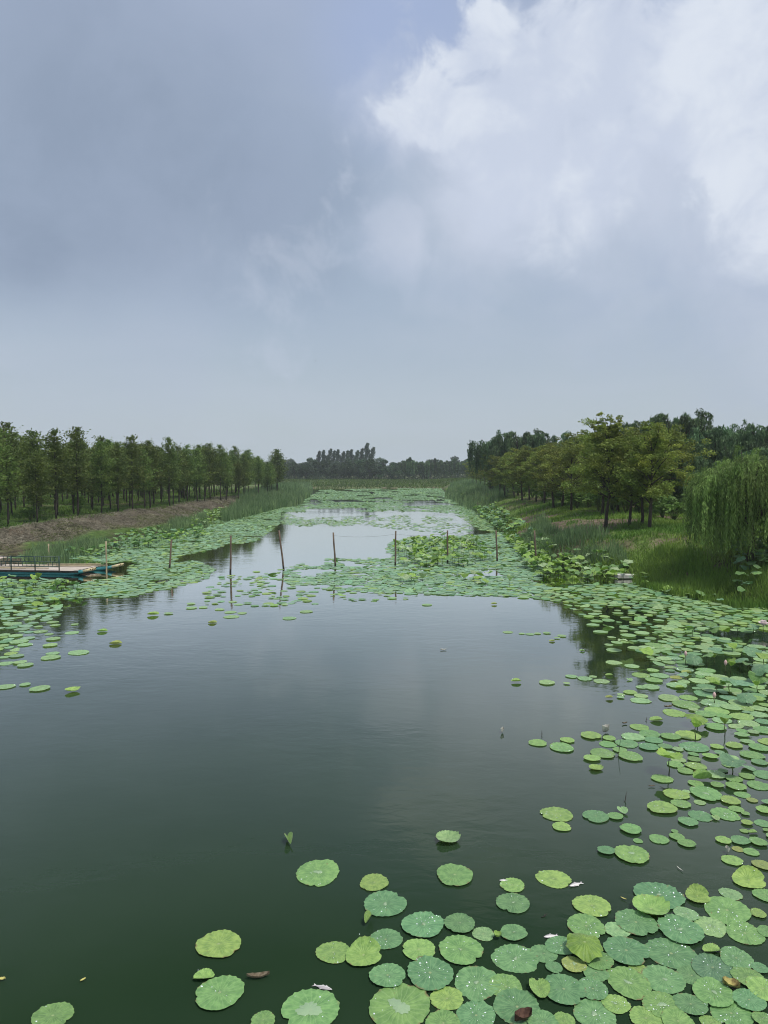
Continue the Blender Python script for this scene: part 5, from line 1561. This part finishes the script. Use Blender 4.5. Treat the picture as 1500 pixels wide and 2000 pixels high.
SPECIAL = {(781,1968): 'large green lotus leaf with a wide central puddle, the biggest at the bottom', (607,1975): 'large green lotus leaf with a fringed puddle, below the belly-up dead fish', (621,1705): 'lone beaded lotus leaf with a small puddle in open water, lower middle',
 (731,1725): 'yellow-green round leaf overlapping the top of a beaded blue-green leaf', (752,1767): 'beaded blue-green leaf with a droplet pool, above the tightly folded small leaf', (888,1711): 'lone mid-green leaf with a notch, below the lone bowl-shaped leaf',
 (427,1847): 'smooth yellow-green leaf alone on dark water, lower left', (429,1943): 'large blue-tinged leaf under the small boat leaf, lower left', (103,1986): 'lone lotus leaf cut by the bottom edge near the left corner',
 (514,1998): 'top of a leaf cut by the bottom edge, left of the fringed puddle leaf', (564,1646): 'lone folded lotus leaf like an open shell, in open dark water', (875,1642): 'lone bowl-shaped light leaf floating in open water',
 (720,1801): 'tightly folded small lotus leaf standing like a boat', (710,1871): 'big upturned yellow-green leaf with its back edge raised from the water', (398,1911): 'small yellow-green boat leaf touching the large leaf, lower left',
 (651,1862): 'smooth yellow-green leaf touching the left side of the big upturned leaf', (1462,1723): 'big upturned yellow-green leaf with one side raised, near the right edge', (1234,1671): 'smooth yellow-green leaf with shining wet rim, alone with a small leaf at its left',
 (1184,1664): 'small green leaf touching the left of the shiny wet-rimmed leaf', (1081,1717): 'smooth yellow-green notched leaf touched by a dead fish', (1001,1730): 'small notched leaf hiding a dead fish behind it', (1002,1765): 'dark blue-green beaded leaf alone below the leaf hiding a fish',
 (1271,1779): 'smooth yellow-green leaf with raised rim lying over two blue-green leaves', (1121,1887): 'half-rotten blotched leaf with brown and white patches', (1054,1938): 'heart-folded light green leaf standing up between flat leaves', (972,1834): 'tiny ring-cupped young leaf between two round leaves',
 (1390,1859): 'small yellow boat-shaped leaf on dark water, lower right', (1362,1755): 'cupped yellow-green leaf with a raised tip, right of the pools leaf', (1372,1524): 'rolled-up rectangular looking leaf, yellow-green, in the right mat', (1164,1502): 'small raised-rim leaf alone in open water at mid right',
 (1282,1408): 'folded yellow-green leaf floating by itself at the edge of the right mat', (1216,1587): 'small heart-shaped leaf with upturned lobes next to two round leaves', (1008,1333): 'little yellow boat-shaped leaf alone on open water', (226,1258): 'brown-edged cupped leaf alone on open water at the left',
 (142,1351): 'lowest cupped leaf on the left, with bright inside', (200,1234): 'yellow cupped leaf just above the brown-edged one on the left', (1087,1591): 'scalloped yellow-green leaf with a smaller one touching below', (1097,1616): 'smaller yellow-green leaf tucked under the scalloped one'}
for (px, py, w, cc, kind, pool, bd) in HAND:
    p = at(px, py)
    dep = project(p.x, p.y)[2]
    rad = w / 2 / FPX * dep / 0.98
    size = 'small' if w < 0.55 * 44 * 1387 / dep / 139 else 'round'
    if kind == F_:
        desc = f"{'small' if rad < 0.13 else ('large' if rad > 0.205 else 'round')} {PNAME[cc]} leaf" + (' with a puddle' if pool > 0.08 else (' beaded with water' if bd else ''))
    else:
        desc = f"{ {'upturn': 'upturned', 'fold': 'folded', 'boat': 'boat-shaped', 'bowl': 'bowl-shaped', 'heart': 'heart-folded', 'ring': 'ring-cupped'}[kind]} {PNAME[cc]} leaf"
    lab = SPECIAL.get((px, py)) or autolabel(px, py, w, desc)
    grp = 'loose lotus leaves floating on the pond'
    if lab is None:
        lab = 'small pale lotus leaf floating loose off the left edge of the pond' if px < 300 else 'small lotus leaf floating loose in the far open water'
    if kind != F_: rz = {'upturn': 0.15, 'fold': 1.9 if py > 1600 and px < 600 else (1.2 if px < 800 else 0.1), 'boat': 0.1, 'bowl': 0.3, 'heart': 1.6, 'ring': 0}[kind] + (0.0 if kind != 'upturn' or px < 1000 else -0.3)
    else: rz = None
    make_pad(p.x, p.y, rad, cc, kind, bool(bd), pool, lab, grp, rz, w)
    grid_add(p.x, p.y, rad)

# the rest of the floating leaves
RAFT_PX = [(-60, 1088), (150, 1092), (250, 1104), (256, 1124), (205, 1132), (-60, 1134)]
FILL = [
 ([(600,972),(625,957),(690,955),(760,954),(862,954),(872,966),(898,985),(930,1000),(925,1008),(850,1000),(760,998),(700,1000),(690,992),(600,995),(560,998),(590,985)], 0.84, 0.13, 0.25, 0.70, 'far'),
 ([(0,1102),(0,1090),(110,1078),(215,1060),(330,1040),(430,1014),(500,999),(560,990),(600,990),(595,1000),(548,1000),(545,1024),(515,1046),(498,1058),(452,1064),(400,1076),(345,1088),(340,1100),(250,1125),(190,1130)], 0.95, 0.11, 0.21, 0.66, 'left'),
 ([(-30,1190),(60,1176),(190,1166),(240,1168),(330,1150),(400,1132),(420,1110),(380,1095),(340,1100),(250,1118),(200,1130),(-30,1125)], 0.92, 0.11, 0.21, 0.66, 'left'),
 ([(-30,1185),(60,1178),(120,1185),(100,1225),(60,1240),(20,1300),(-30,1330)], 0.42, 0.12, 0.22, 0.85, 'left'),
 ([(545,1000),(600,1012),(760,1005),(930,1008),(960,1030),(900,1042),(790,1036),(700,1024),(640,1030),(550,1024)], 0.24, 0.13, 0.24, 0.9, 'patchy'),
 ([(550,1012),(620,1015),(705,1013),(690,1026),(600,1028),(545,1024)], 0.5, 0.13, 0.24, 0.85, 'patchy'),
 ([(590,1100),(640,1092),(755,1090),(758,1062),(790,1052),(900,1046),(1000,1040),(1045,1085),(1060,1130),(1080,1150),(1000,1165),(850,1162),(720,1158),(640,1152),(560,1140),(555,1118)], 1.0, 0.10, 0.20, 0.60, 'mid'),
 ([(400,1135),(450,1122),(555,1110),(590,1100),(560,1140),(700,1158),(850,1162),(800,1172),(640,1180),(520,1185),(400,1180)], 0.20, 0.10, 0.20, 0.95, 'patchy'),
 ([(890,1005),(935,1000),(975,1045),(1015,1075),(1045,1088),(1000,1042),(940,1036)], 0.85, 0.12, 0.22, 0.72, 'right'),
 ([(1000,1166),(1080,1148),(1180,1142),(1240,1140),(1330,1160),(1420,1176),(1500,1190),(1580,1200),(1580,1240),(1400,1215),(1300,1200),(1200,1185),(1120,1180),(1060,1172)], 0.85, 0.11, 0.22, 0.72, 'right'),
 ([(1090,1180),(1200,1185),(1300,1200),(1300,1250),(1240,1265),(1195,1256),(1150,1215)], 0.34, 0.11, 0.21, 0.92, 'right'),
 ([(1300,1200),(1400,1212),(1580,1236),(1580,1420),(1420,1415),(1350,1390),(1345,1370),(1330,1330),(1300,1305),(1262,1290),(1250,1270),(1300,1250)], 0.9, 0.12, 0.23, 0.72, 'right'),
 ([(1350,1395),(1600,1410),(1620,1640),(1500,1640),(1430,1575),(1400,1545),(1350,1515),(1310,1500),(1300,1450),(1335,1430)], 0.64, 0.09, 0.20, 0.88, 'right'),
 ([(1505,1640),(1700,1640),(1900,2150),(1520,2150)], 0.7, 0.12, 0.24, 0.86, 'near'),
 ([(640,2040),(1540,2040),(1620,2300),(760,2300)], 0.62, 0.13, 0.24, 0.86, 'near')]
rng = random.Random(77)
cand = []
for (poly, cover, r0, r1, kk, zone) in FILL:
    pts = [at(a, b) for a, b in poly]
    x0, x1 = min(p.x for p in pts), max(p.x for p in pts); y0, y1 = min(p.y for p in pts), max(p.y for p in pts)
    area = 0.5 * abs(sum(pts[i].x * pts[(i + 1) % len(pts)].y - pts[(i + 1) % len(pts)].x * pts[i].y for i in range(len(pts))))
    n = int(area / (math.pi * ((r0 + r1) / 2) ** 2) * 7 * (x1 - x0) * (y1 - y0) / area)
    q = np.random.default_rng(len(cand) + 3)
    X = q.uniform(x0, x1, n); Y = q.uniform(y0, y1, n)
    PX, PY, DP = project(X, Y)
    ok = in_poly(PX, PY, poly) & ~in_poly(PX, PY, RAFT_PX)
    if zone == 'far':
        wx_, wy_ = PX + 60 * (vnoise(X, Y, 4.0) - 0.5), PY + 9 * (vnoise(X + 9, Y, 3.0) - 0.5)
        ok &= ~in_poly(wx_, wy_, [(545, 994), (690, 994), (720, 999), (690, 1010), (545, 1010)]) & ~in_poly(wx_, wy_, [(780, 981), (800, 976), (868, 976), (868, 988), (800, 989)])
        ok &= (vnoise(PX, PY * 9, 22) > 0.24) & (vnoise(X, Y, 5.0) > 0.20)
    elif zone == 'patchy':
        ok &= vnoise(PX, PY * 5, 30) > 0.42
    elif zone == 'right':
        ok &= (vnoise(X, Y, 1.3) > 0.24)
    elif zone == 'mid':
        ok &= (vnoise(X, Y, 1.6) > 0.16) & ((PX > 720) | (vnoise(X, Y, 1.1) > 0.32))
    elif zone == 'left':
        ok &= (vnoise(X, Y, 1.8) > 0.20)
    ok &= terrain(X, Y) < 0.03
    X, Y, PX, PY, DP = X[ok], Y[ok], PX[ok], PY[ok], DP[ok]
    filled = 0.0
    for j in range(len(X)):
        if filled > cover * area: break
        rad = r0 + (r1 - r0) * rng.random() ** 0.8
        if rng.random() < 0.15: rad *= 0.6
        if grid_free(X[j], Y[j], rad, kk):
            grid_add(X[j], Y[j], rad); filled += math.pi * rad * rad
            u = rng.random()
            cc = {'far': 'mmgnpm', 'left': 'mmnpmym', 'patchy': 'mmpgny', 'mid': 'nmmmmnym', 'right': 'pgpybpgn', 'near': 'gbbgyb'}[zone]
            cand.append((rad / DP[j], float(X[j]), float(Y[j]), rad, rng.choice(cc), zone, float(PX[j]), float(PY[j]), float(DP[j])))
inview = [c for c in cand if -5 < c[6] < 1505 and c[7] < 2005]
inview.sort(key=lambda c: -c[0])
nind = max(0, 300 - len(HAND))
chosen = set(id(c) for c in inview[:nind])
ZONE = {'left': 'pale lotus leaf in the packed mat along the left shore by the raft', 'right': 'lotus leaf packed among many in the thick mat along the right edge', 'mid': 'pale lotus leaf in the mat around the posts',
        'patchy': 'pale lotus leaf loose on the far open water', 'far': 'far lotus leaf', 'near': 'lotus leaf in the lower right corner'}
for c in inview[:nind]:
    desc = f"{'small' if c[3] < 0.13 else ('large' if c[3] > 0.205 else 'round')} {PNAME[c[4]]} leaf"
    lab = autolabel(c[6], c[7], c[3] * 2 / c[8] * FPX, desc + ' in the mat')
    make_pad(c[1], c[2], c[3], c[4], 'flat', rng.random() < 0.4, 0, lab or ZONE[c[5]], 'lotus leaves packed in the mats')
rest = [c for c in cand if id(c) not in chosen]
print('pads', len(HAND), len(cand), 'individual', nind)
# merged mat
def mass(name, items, label):
    Vs, Qs, Ts, Us, Cs = [], [], [], [], []
    n = 0
    q = np.random.default_rng(5)
    protos = {}
    for lod, (seg, rings) in {0: (22, [0.35, 0.75, 1.0]), 1: (12, [0.6, 1.0])}.items():
        protos[lod] = [disc(seg, rings, 900 + k, serr=0.035) for k in range(5)]
    for (sc_, x, y, rad, cc, zone, px, py, dp) in items:
        lod = 0 if dp < 32 else 1
        V, Q, T, UV = protos[lod][q.integers(5)]
        a = q.uniform(0, 6.283); ca, sa = math.cos(a), math.sin(a)
        W = np.column_stack([V[:, 0] * ca - V[:, 1] * sa, V[:, 0] * sa + V[:, 1] * ca, V[:, 2]]) * rad
        # some leaves have a side curled up
        if q.random() < 0.09:
            s = np.maximum((W[:, 0] * math.cos(a * 3) + W[:, 1] * math.sin(a * 3)) / rad + 0.2, 0)
            W[:, 2] += rad * q.uniform(0.12, 0.45) * s ** 1.5
        W = W + [x, y, 0.005 + q.uniform(0, 0.028)]
        W[:, 2] += (W[:, 0] - x) * q.normal(0, 0.02) + (W[:, 1] - y) * q.normal(0, 0.02)
        Vs.append(W); Qs.append(Q + n); Ts.append(T + n); Us.append(UV)
        b = np.array(PCOL[cc]) * q.uniform(0.82, 1.15) * np.array([q.uniform(0.9, 1.12), 1, q.uniform(0.9, 1.1)])
        if dp > 60 : b = b * np.array([0.9, 0.92, 0.8])
        Cs.append(np.tile(b, (len(V), 1))); n += len(V)
    me = mesh_np(name, np.vstack(Vs), [np.vstack(Qs), np.vstack(Ts)], PADM, uv=np.vstack(Us), col=np.vstack(Cs))
    tag(obj(name, me), label, kind='stuff')
mass('floating_lotus_mat', rest, 'countless small round lotus leaves covering the pond surface')

# ------------------------------------------------------------------ raised lotus leaves on stalks
ST_KINDS = ['umbrella', 'dish', 'wavy', 'cup', 'droop', 'dish', 'wavy', 'umbrella']
ST_HI = {k: [pad_mesh(930 + 5 * i + j, k, 0, 44, [0.15, 0.4, 0.65, 0.85, 1.0]) for j in range(2)] for i, k in enumerate(['umbrella', 'dish', 'wavy', 'cup', 'droop'])}
mbs = MB(); mbs.tube([[0, 0, -0.15], [0.01, 0.005, 0.35], [-0.008, 0, 0.7], [0, 0, 1.0]], [0.008, 0.008, 0.007, 0.006], 6)
STALK = mbs.mesh('stalk', STEM)
SCOL = {'y': (0.215, 0.360, 0.060), 'g': (0.125, 0.250, 0.070), 'b': (0.130, 0.270, 0.140), 'p': (0.320, 0.440, 0.230)}
SNAME = {'y': 'yellow-green', 'g': 'green', 'b': 'blue-green', 'p': 'pale-backed'}
sc_ = [0]
def plant(x, y, zt, rad, kind, cc, label, group, tilt=None):
    sc_[0] += 1
    q = random.Random(sc_[0] * 31 + 1)
    e = empty('lotus_plant', (x, y, 0.0), 0)
    tag(e, label, 'lotus plant', group)
    ti = tilt if tilt else (q.uniform(-0.35, 0.35), q.uniform(-0.35, 0.35))
    o = obj('leaf', q.choice(ST_HI[kind]), e, loc=(0, 0, zt), rot=(ti[0], ti[1], q.uniform(0, 6.28)), scale=(rad, rad, rad))
    b = SCOL[cc]; j = q.uniform(0.8, 1.2)
    o.color = (b[0] * j, b[1] * j, b[2] * j, 1)
    obj('stalk', STALK, e, scale=(1, 1, max(zt + (-0.02 if kind != 'cup' else 0.0), 0.04)))
    return e
KW = {'umbrella': 'umbrella-shaped', 'dish': 'dish-shaped', 'wavy': 'wavy-rimmed', 'cup': 'half-closed cup', 'droop': 'drooping folded'}
for (px, py, w, zt, kind, cc, lab) in [
    (1142, 1838, 74, 0.14, 'umbrella', 'y', 'raised bright green umbrella leaf with drooping rim over the lower right leaves'),
    (1362, 1397, 46, 0.20, 'umbrella', 'y', 'tilted flat umbrella leaf on a stalk just above the cup leaf, right mat'),
    (1358, 1420, 30, 0.24, 'cup', 'y', 'yellow-green cup leaf on a stalk at the edge of the right mat'),
    (1416, 1413, 26, 0.22, 'cup', 'y', 'smaller cup leaf on a thin stalk right of the first cup leaf'),
    (1307, 1480, 52, 0.26, 'dish', 'y', 'big dished bright leaf standing on a stalk, lowest raised leaf of the right mat'),
    (1431, 1487, 52, 0.22, 'wavy', 'b', 'wavy blue-green leaf on a thin dark stalk right of the big dished leaf'),
    (1262, 1272, 28, 0.22, 'wavy', 'y', 'yellow-green raised leaf alone at the inner edge, above its dark reflection'),
    (1223, 1253, 32, 0.26, 'wavy', 'p', 'flat pale leaf held level on a stalk, farthest left of the raised leaves'),
    (1388, 1216, 26, 0.30, 'umbrella', 'g', 'upper raised green leaf of a pair over yellow undersides, right mat'),
    (1394, 1226, 22, 0.18, 'droop', 'g', 'lower drooping green leaf of a pair at the upper right mat'),
    (1441, 1224, 20, 0.20, 'umbrella', 'g', 'round dark green raised leaf facing us left of the pink flower'),
    (1472, 1222, 22, 0.2, 'wavy', 'b', 'wavy green leaf between the facing round leaf and the pink flower'),
    (1430, 1256, 22, 0.24, 'droop', 'y', 'bright yellow-green drooping leaf high on a stalk, right mat'),
    (1355, 1284, 34, 0.22, 'umbrella', 'b', 'broad blue-green raised leaf right of the pink bud'),
    (1381, 1281, 26, 0.24, 'wavy', 'g', 'green wavy leaf touching the broad raised leaf near the pink bud'),
    (1445, 1286, 30, 0.24, 'umbrella', 'b', 'blue-green raised leaf right of the wavy pair, with curling rim'),
    (1427, 1300, 22, 0.16, 'cup', 'y', 'small yellow-green cup leaf below the curling-rim leaf'),
    (1484, 1302, 44, 0.34, 'umbrella', 'b', 'tall dark blue-green leaf cluster leaf, upper one at the right edge'),
    (1482, 1318, 38, 0.20, 'droop', 'g', 'low drooping dark leaf under the tall leaf at the right edge'),
    (1400, 1336, 34, 0.20, 'dish', 'y', 'bright dish leaf on a stalk above the black gap in the mat'),
    (1424, 1334, 34, 0.24, 'wavy', 'b', 'wavy pale leaf right beside the bright dish leaf'),
    (1479, 1339, 22, 0.16, 'cup', 'y', 'little yellow cup leaf near the right edge, below the drooping dark leaf'),
    (1470, 1272, 34, 0.36, 'wavy', 'b', 'wide wavy leaf raised high at the right edge under the flower'),
    (1492, 1276, 32, 0.38, 'droop', 'y', 'yellow-green drooping leaf cut by the right edge under the flower'),
    (1462, 1296, 24, 0.2, 'wavy', 'g', 'green leaf tucked between the curling-rim leaf and the right edge cluster'),
    (1458, 1358, 38, 0.18, 'umbrella', 'b', 'blue-green low umbrella leaf below the little yellow cup leaf'),
    (1395, 1284, 18, 0.18, 'cup', 'y', 'tiny closed cup leaf right of the green wavy leaf')]:
    b = at(px, py, zt)
    dep = project(b.x, b.y, zt)[2]
    tl = {'umbrella': (0.10, 0.05), 'dish': (0.12, 0.0)}.get(kind) if py > 1450 else None
    plant(b.x, b.y, zt, w / 2 / FPX * dep, kind, cc, lab, 'raised lotus leaves of the right mat', tl)

BEDS = [
 ([(-20,1144),(60,1138),(150,1144),(185,1154),(170,1166),(80,1182),(-20,1198)], 5.0, 0.13, 0.24, 0.08, 0.36, 'ygybg', 'lotus leaf raised on its stalk in the bed in front of the raft', 'raised lotus in front of the raft'),
 ([(100,1086),(180,1074),(230,1050),(330,1034),(395,1036),(400,1050),(330,1064),(260,1076),(200,1090)], 6.0, 0.14, 0.26, 0.12, 0.42, 'ygbg', 'lotus leaf raised in the bed between the left posts and the mown slope', 'raised lotus along the left shore'),
 ([(362,1028),(400,1006),(440,1000),(450,1012),(420,1024),(370,1036)], 6.0, 0.15, 0.28, 0.2, 0.6, 'ygpyg', 'lotus leaf raised in the bright patch between the two reed clumps, left shore', 'raised lotus between the left reeds'),
 ([(768,1070),(830,1052),(930,1060),(960,1095),(900,1114),(800,1110),(775,1095)], 4.2, 0.16, 0.30, 0.12, 0.5, 'yygygp', 'lotus leaf raised in the yellow-green island around the middle posts', 'raised lotus island'),
 ([(775,1128),(835,1122),(850,1138),(800,1150)], 1.6, 0.2, 0.3, 0.1, 0.3, 'pyp', 'pale-backed raised lotus leaf in the small group below the island', 'small raised group below the island'),
 ([(880,1128),(960,1118),(1010,1128),(1000,1146),(920,1144)], 1.2, 0.16, 0.28, 0.1, 0.3, 'ypy', 'raised lotus leaf scattered between the island and the right shore', 'scattered raised lotus right of the island'),
 ([(925,998),(1000,992),(1062,1030),(1075,1050),(1060,1070),(1020,1070),(975,1040)], 8.5, 0.16, 0.30, 0.2, 0.6, 'gbggy', 'lotus leaf in the dark green band along the right shore', 'raised lotus band along the right shore'),
 ([(975,1045),(1020,1068),(1070,1065),(1090,1095),(1200,1102),(1240,1132),(1180,1144),(1060,1132),(1025,1112),(1005,1075)], 9.0, 0.15, 0.30, 0.14, 0.5, 'ygypg', 'bright lotus leaf at the foot of the right bank reeds', 'raised lotus at the foot of the right bank'),
 ([(1230,1130),(1330,1150),(1440,1172),(1430,1184),(1300,1164),(1230,1146)], 4.0, 0.14, 0.24, 0.1, 0.35, 'ygb', 'raised lotus leaf below the rank grass of the right shore', 'raised lotus under the rank grass'),
 ([(1424,1130),(1530,1120),(1560,1180),(1440,1180)], 10.0, 0.16, 0.28, 0.3, 0.75, 'gbg', 'tall dark lotus leaf standing in the weeds below the weeping willow', 'tall lotus below the weeping willow'),
 ([(1330,1215),(1540,1230),(1560,1400),(1440,1400),(1380,1310)], 0.32, 0.13, 0.24, 0.12, 0.3, 'gyb', 'small raised leaf scattered through the thick right mat', 'raised leaves scattered in the right mat')]
rng2 = np.random.default_rng(31)
cands = []
for (poly, dens, r0, r1, h0, h1, cols, lab, grp) in BEDS:
    pts = [at(a, b) for a, b in poly]
    x0, x1 = min(p.x for p in pts), max(p.x for p in pts); y0, y1 = min(p.y for p in pts), max(p.y for p in pts)
    n = int((x1 - x0) * (y1 - y0) * dens)
    X = rng2.uniform(x0, x1, n); Y = rng2.uniform(y0, y1, n)
    PX, PY, DP = project(X, Y)
    ok = in_poly(PX, PY, poly) & ~in_poly(PX, PY, RAFT_PX) & (vnoise(X, Y, 1.2) > 0.28) & (terrain(X, Y) < (1.4 if 'willow' in lab else 0.45))
    for x, y, dp, px in zip(X[ok], Y[ok], DP[ok], PX[ok]):
        rad = rng2.uniform(r0, r1) * 0.84
        cands.append((rad / dp if px < 1505 else 0, x, y, rad, max(tz(x, y), 0) + rng2.uniform(h0, h1), cols[rng2.integers(len(cols))], ST_KINDS[rng2.integers(8)], lab, grp))
cands.sort(key=lambda c: -c[0])
print('standing', len(cands))
NS = 270
near_kinds = {}
for (s, x, y, rad, zt, cc, kind, lab, grp) in cands[:NS]:
    key = {'cup': 'half-closed ', 'droop': 'drooping ', 'umbrella': 'umbrella-like ', 'dish': 'dished ', 'wavy': 'wavy '}[kind]
    full = SNAME[cc] + ' ' + key.strip() + ' ' + lab.replace('bright ', '').replace('tall dark ', 'tall ').replace('pale-backed ', '')
    if len(full.split()) > 16: full = key.strip() + ' ' + lab
    plant(x, y, zt, rad, kind, cc, full, grp + ', ' + SNAME[cc] + ' ' + key.strip())
# the rest as one mass
Vs, Qs, Ts, Us, Cs = [], [], [], [], []
n = 0
prot = {k: disc(14, [0.4, 0.75, 1.0], 980 + i, serr=0.03) for i, k in enumerate(['umbrella', 'dish', 'wavy', 'cup', 'droop'])}
for (s, x, y, rad, zt, cc, kind, lab, grp) in cands[NS:]:
    V, Q, T, UV = prot[kind]
    W = warp(V, kind, rng2)
    M = np.array((Matrix.Rotation(rng2.uniform(-0.4, 0.4), 3, 'X') @ Matrix.Rotation(rng2.uniform(-0.4, 0.4), 3, 'Y') @ Matrix.Rotation(rng2.uniform(0, 6.28), 3, 'Z')))
    W = (W @ M.T) * rad + [x, y, zt]
    Vs.append(W); Qs.append(Q + n); Ts.append(T + n); Us.append(UV)
    Cs.append(np.tile(np.array(SCOL[cc]) * rng2.uniform(0.75, 1.2), (len(V), 1))); n += len(V)
    a = rng2.uniform(0, 6.28)
    st = np.array([[x - 0.008, y, -0.1], [x + 0.008, y, -0.1], [x + 0.008, y, zt], [x - 0.008, y, zt]])
    Vs.append(st); Qs.append(np.array([[0, 1, 2, 3]]) + n); Us.append(np.zeros((4, 2)) + 0.5); Cs.append(np.tile([0.09, 0.13, 0.04], (4, 1))); n += 4
if Vs:
    tag(obj('raised_lotus_bed', mesh_np('raised_lotus_bed', np.vstack(Vs), [np.vstack(Qs), np.vstack(Ts)], PADM, uv=np.vstack(Us), col=np.vstack(Cs))), 'masses of raised lotus leaves in the farther beds', kind='stuff')

# ------------------------------------------------------------------ lotus flower and buds
PINK = mat_simple('lotus_petal', (0.74, 0.60, 0.60), (0.82, 0.74, 0.72), 8, 0.6, 0.3)
PINKB = mat_simple('lotus_bud', (0.50, 0.30, 0.30), (0.62, 0.44, 0.42), 10, 0.6, 0.3)
SEEDH = mat_simple('seed_head', (0.45, 0.42, 0.10), (0.55, 0.52, 0.18), 20, 0.7)
def petal_mesh():
    a = np.linspace(0, 1, 7); b = np.linspace(-1, 1, 5)
    AA, BB = np.meshgrid(a, b, indexing='ij')
    w = 0.34 * np.sin(np.pi * np.clip(AA * 0.92 + 0.06, 0, 1)) ** 0.7
    V = np.stack([AA + 0 * BB, BB * w, 0.16 * BB ** 2 * (w / 0.34) + 0.22 * AA ** 2], -1).reshape(-1, 3)
    i = np.arange(6)[:, None] * 5 + np.arange(4)[None, :]
    return mesh_np('petal', V, np.stack([i, i + 5, i + 6, i + 1], -1).reshape(-1, 4), PINK)
PET = petal_mesh()
b = at(1491, 1222, 0.22)
fl = empty('lotus_flower', (b.x, b.y, 0))
tag(fl, 'open pale pink lotus flower at the right edge of the mat', 'flower')
obj('stalk', STALK, fl, scale=(1, 1, 0.22))
for k in range(12):
    o = obj('petal', PET, fl, loc=(0, 0, 0.22), rot=(0, -0.35 - 0.5 * (k % 2), k * 0.5236), scale=(0.17, 0.17, 0.17))
mb = MB(); mb.tube([[0, 0, 0.22], [0, 0, 0.27]], [0.02, 0.04], 10)
obj('seed_head', mb.mesh('seed_head', SEEDH), fl)
for (px, py, zt, lab) in [(1339, 1280, 0.26, 'small pink lotus bud standing left of the broad blue-green raised leaf'), (1417, 1298, 0.22, 'tiny closed pink bud on a stalk beside the small yellow cup leaf'), (1395, 1362, 0.12, 'whitish closed bud low in the black gap of the right mat')]:
    b = at(px, py, zt)
    e = empty('lotus_bud', (b.x, b.y, 0)); tag(e, lab, 'flower bud')
    obj('stalk', STALK, e, scale=(1, 1, zt))
    mb = MB(); mb.tube([[0, 0, zt - 0.02], [0, 0, zt + 0.01], [0, 0, zt + 0.05], [0, 0, zt + 0.085], [0, 0, zt + 0.11]], [0.008, 0.026, 0.036, 0.022, 0.002], 10)
    obj('bud', mb.mesh('bud', PINKB), e)
